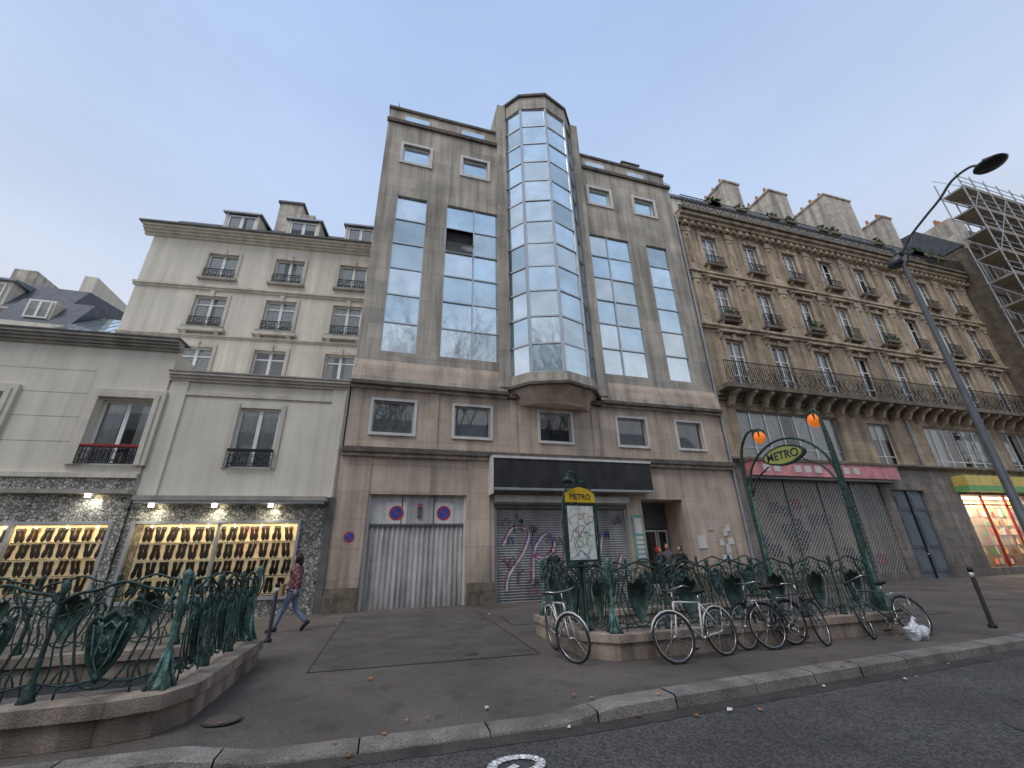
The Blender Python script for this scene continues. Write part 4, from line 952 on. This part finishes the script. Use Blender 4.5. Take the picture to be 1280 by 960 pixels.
s.ball((9.35,6.2,.11),(.24,.15,.13),'plastic',18,12,crump);s.tube([(9.35,6.2,.2),(9.38,6.22,.3),(9.42,6.2,.34)],[.05,.03,.05],'plastic',6);s.build('plastic_bag')

# ------------------------------------------------------------ PEOPLE
def skinned(name,verts,edges,rad,mat,parent,root=0):
    me=bpy.data.meshes.new(name);me.from_pydata(verts,edges,[]);o=bpy.data.objects.new(name,me);scene.collection.objects.link(o);o.parent=parent
    me.materials.append(MATS[mat]);md=o.modifiers.new('s','SKIN');md.use_smooth_shade=True
    if not me.skin_vertices: me.skin_vertices.new()
    for i,r in enumerate(rad):
        sv=me.skin_vertices[0].data[i];sv.radius=r if isinstance(r,tuple) else (r,r);sv.use_root=(i==root)
    ss=o.modifiers.new('ss','SUBSURF');ss.levels=2;ss.render_levels=2
    return o
def person(name,loc,head,H=1.68,pose='stand',top='cloth_black',leg='cloth_black',hair='hair',hood=None):
    e=empty(name,(loc[0],loc[1],0),head);k=H/1.7;e.scale=(k,k,k)
    if pose=='walk':
        J=dict(lk=(.16,.09,.50),la=(.30,.09,.11),lt=(.44,.09,.05),rk=(-.04,-.09,.50),ra=(-.36,-.08,.20),rt=(-.28,-.08,.05),
               le=(-.17,.25,1.15),lw=(-.14,.25,.92),re=(.08,-.25,1.14),rw=(.28,-.20,1.02))
    else:
        J=dict(lk=(.03,.10,.49),la=(0,.11,.09),lt=(.15,.13,.04),rk=(.01,-.10,.49),ra=(-.02,-.11,.09),rt=(.13,-.13,.04),
               le=(-.02,.25,1.15),lw=(.17,.16,1.08),re=(-.02,-.25,1.15),rw=(.12,-.22,.93))
    v=[(0,0,.93),(0,.095,.86),J['lk'],J['la'],(0,-.095,.86),J['rk'],J['ra']]
    skinned('trousers',v,[(0,1),(1,2),(2,3),(0,4),(4,5),(5,6)],[(.135,.125),.098,.068,.056,.098,.068,.056],leg,e)
    v=[(0,0,.88),(.0,0,1.06),(.01,0,1.26),(0,0,1.40),(0,.17,1.38),J['le'],J['lw'],(0,-.17,1.38),J['re'],J['rw'],(0,0,1.47)]
    skinned('jacket',v,[(0,1),(1,2),(2,3),(3,4),(4,5),(5,6),(3,7),(7,8),(8,9),(3,10)],[(.165,.145),(.150,.13),(.165,.14),(.13,.11),.078,.062,.045,.078,.062,.045,.066],top,e)
    mb=MB()
    for sd in 'lr':
        a=Vector(J[sd+'a']);t_=Vector(J[sd+'t']);d=(t_-a)
        heel=a+Vector((-.05,0,-.045)) if d.z>-.12 else a+Vector((-.06,0,.0))
        mb.tube([heel+Vector((-.02,0,0)),heel,a+d*.5+Vector((0,0,-.01)),t_,t_+d.normalized()*.05],[.025,.045,.046,.042,.02],'cloth_black',8)
    def fh(p):
        q=Vector(p)
        if p.z<0: q.x*=1-.12*(-p.z/.12);q.y*=1-.32*(-p.z/.12)
        if p.x<-.0: q.z+=.008
        return q
    hc=Vector((.03,0,1.60))
    mb.tube([(.0,0,1.42),(.015,0,1.54)],[.058,.052],'skin',10)
    mb.ball(hc,(.098,.076,.118),'skin',16,12,fh)
    mb.tube([hc+Vector((.088,0,.02)),hc+Vector((.112,0,-.018)),hc+Vector((.092,0,-.03))],[.008,.015,.01],'skin',6)
    for sg in (-1,1):
        mb.ball(hc+Vector((.083,sg*.03,.008)),(.012,.014,.009),'white',8,5);mb.ball(hc+Vector((.092,sg*.03,.008)),.0055,'hair',6,4)
        mb.tube([hc+Vector((.09,sg*.015,.028)),hc+Vector((.084,sg*.045,.028))],.004,'hair',4);mb.ball(hc+Vector((-.005,sg*.076,-.005)),(.018,.008,.03),'skin',8,5)
    mb.tube([hc+Vector((.089,-.022,-.055)),hc+Vector((.094,0,-.054)),hc+Vector((.089,.022,-.055))],.005,'redpaint',5)
    hm=hood or hair
    ext=1.22 if hood else 1.1
    mb.ball(hc+Vector((-.018,0,.018)),(.105*ext,.086*ext,.118*ext),hm,16,12,lambda p:Vector((min(p.x,.045+.25*max(0,p.z-.03)),p.y,p.z if p.z>-.07 else p.z)))
    if pose=='walk': mb.ball(hc+Vector((-.09,0,-.06)),(.055,.07,.12),hair,10,8)
    for sd,sg in (('l',1),('r',-1)):
        w_=Vector(J[sd+'w']);el=Vector(J[sd+'e']);d=(w_-el).normalized();side=Vector((0,1,0)).cross(d).normalized();pn=d.cross(side).normalized()
        mb.tube([w_-d*.02,w_+d*.03,w_+d*.08,w_+d*.10],[.026,.030,.033,.022],'skin',8)
        for q,(o,L) in enumerate(((-.027,.07),(-.009,.08),(.009,.075),(.026,.058))):
            b0=w_+d*.085+side*o;mb.tube([b0,b0+d*L*.45-pn*.006*sg,b0+d*L*.8-pn*.022*sg,b0+d*L-pn*.036*sg],[.0095,.009,.008,.006],'skin',6)
        b0=w_+d*.03-side*.026;mb.tube([b0,b0+d*.03-side*.022,b0+d*.06-side*.028],[.012,.010,.007],'skin',6)
    mb.build('head_hands_shoes',e,True)
    return e
wk=person('pedestrian',(-2.0,12.1),math.radians(168),1.66,'walk','plaid','jeans')
mb=MB();mb.box(.16,.28,.14,.34,.80,1.02,'tan');mb.box(.155,.285,.135,.345,.98,1.05,'tan');mb.tube(ccw([(.2,.2,1.02),(.16,.2,1.3),(.0,.16,1.48),(-.05,.18,1.3)],5),.011,'tan',5);mb.build('shoulder_bag',wk)
person('pedestrian',(5.85,14.9),math.radians(-100),1.72,'stand')
person('pedestrian',(10.05,14.7),math.radians(-60),1.66,'stand',hood='cloth_red')
person('pedestrian',(10.55,14.85),math.radians(-120),1.78,'stand',top='cloth_grey')
person('pedestrian',(10.95,14.6),math.radians(-160),1.7,'stand')

# ------------------------------------------------------------ opposite side of the street (seen in reflections)
ob=empty('opposite_buildings',(0,-17,0));w=MB();hs=[]
for i in range(26):
    for z in (4.5,7.8,11,): hs.append((-38+3*i,-36.8+3*i,z,z+2.0))
w.box(-40,42,-10,0,-.1,14.5,'opp')
for a,b,c,d_ in hs: w.box(a,b,.0,.03,c,d_,'mirror');w.box(a-.12,a,.0,.06,c,d_,'trim_l');w.box(b,b+.12,.0,.06,c,d_,'trim_l')
w.xprism([(0,14.5),(-2.2,17),(-8,17.5),(-10,14.5)],-40,42,'zinc')
w.box(-40,42,0,4.4,-.12,.0,'asphalt_walk')
w.build('facade',ob)
def tree(x,y,h,seed):
    random.seed(seed);mb=MB()
    def br(p,d,L,r,lv):
        pts=[p];q=p.copy();dd=d.copy()
        for i in range(4):
            dd=(dd+Vector((U(-.16,.16),U(-.16,.16),U(-.02,.12)))).normalized();q=q+dd*L/4;pts.append(q.copy())
        mb.tube(pts,[r*(1-.12*i) for i in range(5)],'bark',6 if lv<2 else 3,cap=False)
        if lv<5:
            for k in range(3 if lv else 5):
                s_=pts[random.choice([2,3,4]) if k else 4];nd=(dd+Vector((U(-.8,.8),U(-.8,.8),U(-.1,.6)))).normalized();br(s_,nd,L*U(.66,.84),r*.6,lv+1)
    br(Vector((x,y,-.1)),Vector((0,0,1)),h*.34,.28,0)
    mb.build('bare_tree',None,True)
tree(8.5,-11.6,25,3);tree(-2.0,-11.6,24,5);tree(19,-12.6,22,9)

# ------------------------------------------------------------ LIGHT + SKY
el=math.radians(56);az_dir=Vector((-1.15,-1,0)).normalized()
sun=bpy.data.lights.new('sun','SUN');sun.energy=1.3;sun.angle=math.radians(24);sun.color=(1,.95,.89)
so=bpy.data.objects.new('sun',sun);scene.collection.objects.link(so)
sv=Vector((az_dir.x*math.cos(el),az_dir.y*math.cos(el),math.sin(el)));so.rotation_euler=sv.to_track_quat('Z','Y').to_euler();so.location=sv*50
wd=bpy.data.worlds.new('World');scene.world=wd;wd.use_nodes=True;n=wd.node_tree.nodes;l=wd.node_tree.links
bg=n['Background'];sk=n.new('ShaderNodeTexSky');sk.sky_type='NISHITA';sk.sun_disc=False;sk.sun_elevation=el;sk.sun_rotation=math.atan2(az_dir.x,az_dir.y)
sk.air_density=1.2;sk.dust_density=2.5;l.new(sk.outputs[0],bg.inputs[0]);bg.inputs[1].default_value=.10
tc=n.new('ShaderNodeTexCoord');sp=n.new('ShaderNodeSeparateXYZ');l.new(tc.outputs['Generated'],sp.inputs[0])
cr=n.new('ShaderNodeValToRGB');l.new(sp.outputs[2],cr.inputs[0])
E=cr.color_ramp.elements;E[0].position=0;E[0].color=(.90,.90,.92,1);E[1].position=.88;E[1].color=(.47,.63,.94,1)
e=E.new(.32);e.color=(.82,.85,.93,1);e=E.new(.62);e.color=(.58,.71,.95,1)
no=n.new('ShaderNodeTexNoise');no.inputs['Scale'].default_value=1.6;no.inputs['Detail'].default_value=5;mp=n.new('ShaderNodeMapping');mp.inputs['Scale'].default_value=(1,1,3);l.new(tc.outputs['Generated'],mp.inputs[0]);l.new(mp.outputs[0],no.inputs[0])
mr=n.new('ShaderNodeMapRange');mr.inputs[1].default_value=.3;mr.inputs[2].default_value=.7;mr.inputs[3].default_value=.93;mr.inputs[4].default_value=1.07;l.new(no.outputs['Fac'],mr.inputs[0])
b2=n.new('ShaderNodeBackground');l.new(cr.outputs[0],b2.inputs[0]);l.new(mr.outputs[0],b2.inputs[1])
mx=n.new('ShaderNodeMixShader');mx.inputs[0].default_value=.88;l.new(bg.outputs[0],mx.inputs[1]);l.new(b2.outputs[0],mx.inputs[2]);l.new(mx.outputs[0],n['World Output'].inputs[0])
scene.view_settings.view_transform='Standard';scene.view_settings.look='None';scene.view_settings.exposure=0
# ------------------------------------------------------------ CAMERA
cam=bpy.data.cameras.new('camera');co=bpy.data.objects.new('camera',cam);scene.collection.objects.link(co);scene.camera=co
cam.sensor_width=36;cam.lens=513/1280*36;cam.clip_end=1000;cam.clip_start=.05
r=math.radians(1.33);th=math.atan(211/513.);yw=math.radians(16.6)
R0=Vector((math.cos(yw),-math.sin(yw),0));F0=Vector((math.sin(yw)*math.cos(th),math.cos(yw)*math.cos(th),math.sin(th)));D0=Vector((math.sin(yw)*math.sin(th),math.cos(yw)*math.sin(th),-math.cos(th)))
CX=R0*math.cos(r)+D0*math.sin(r);CD=-R0*math.sin(r)+D0*math.cos(r);CY=-CD;CZ=-F0
M=Matrix(((CX.x,CY.x,CZ.x,0),(CX.y,CY.y,CZ.y,0),(CX.z,CY.z,CZ.z,1.6),(0,0,0,1)));co.matrix_world=M
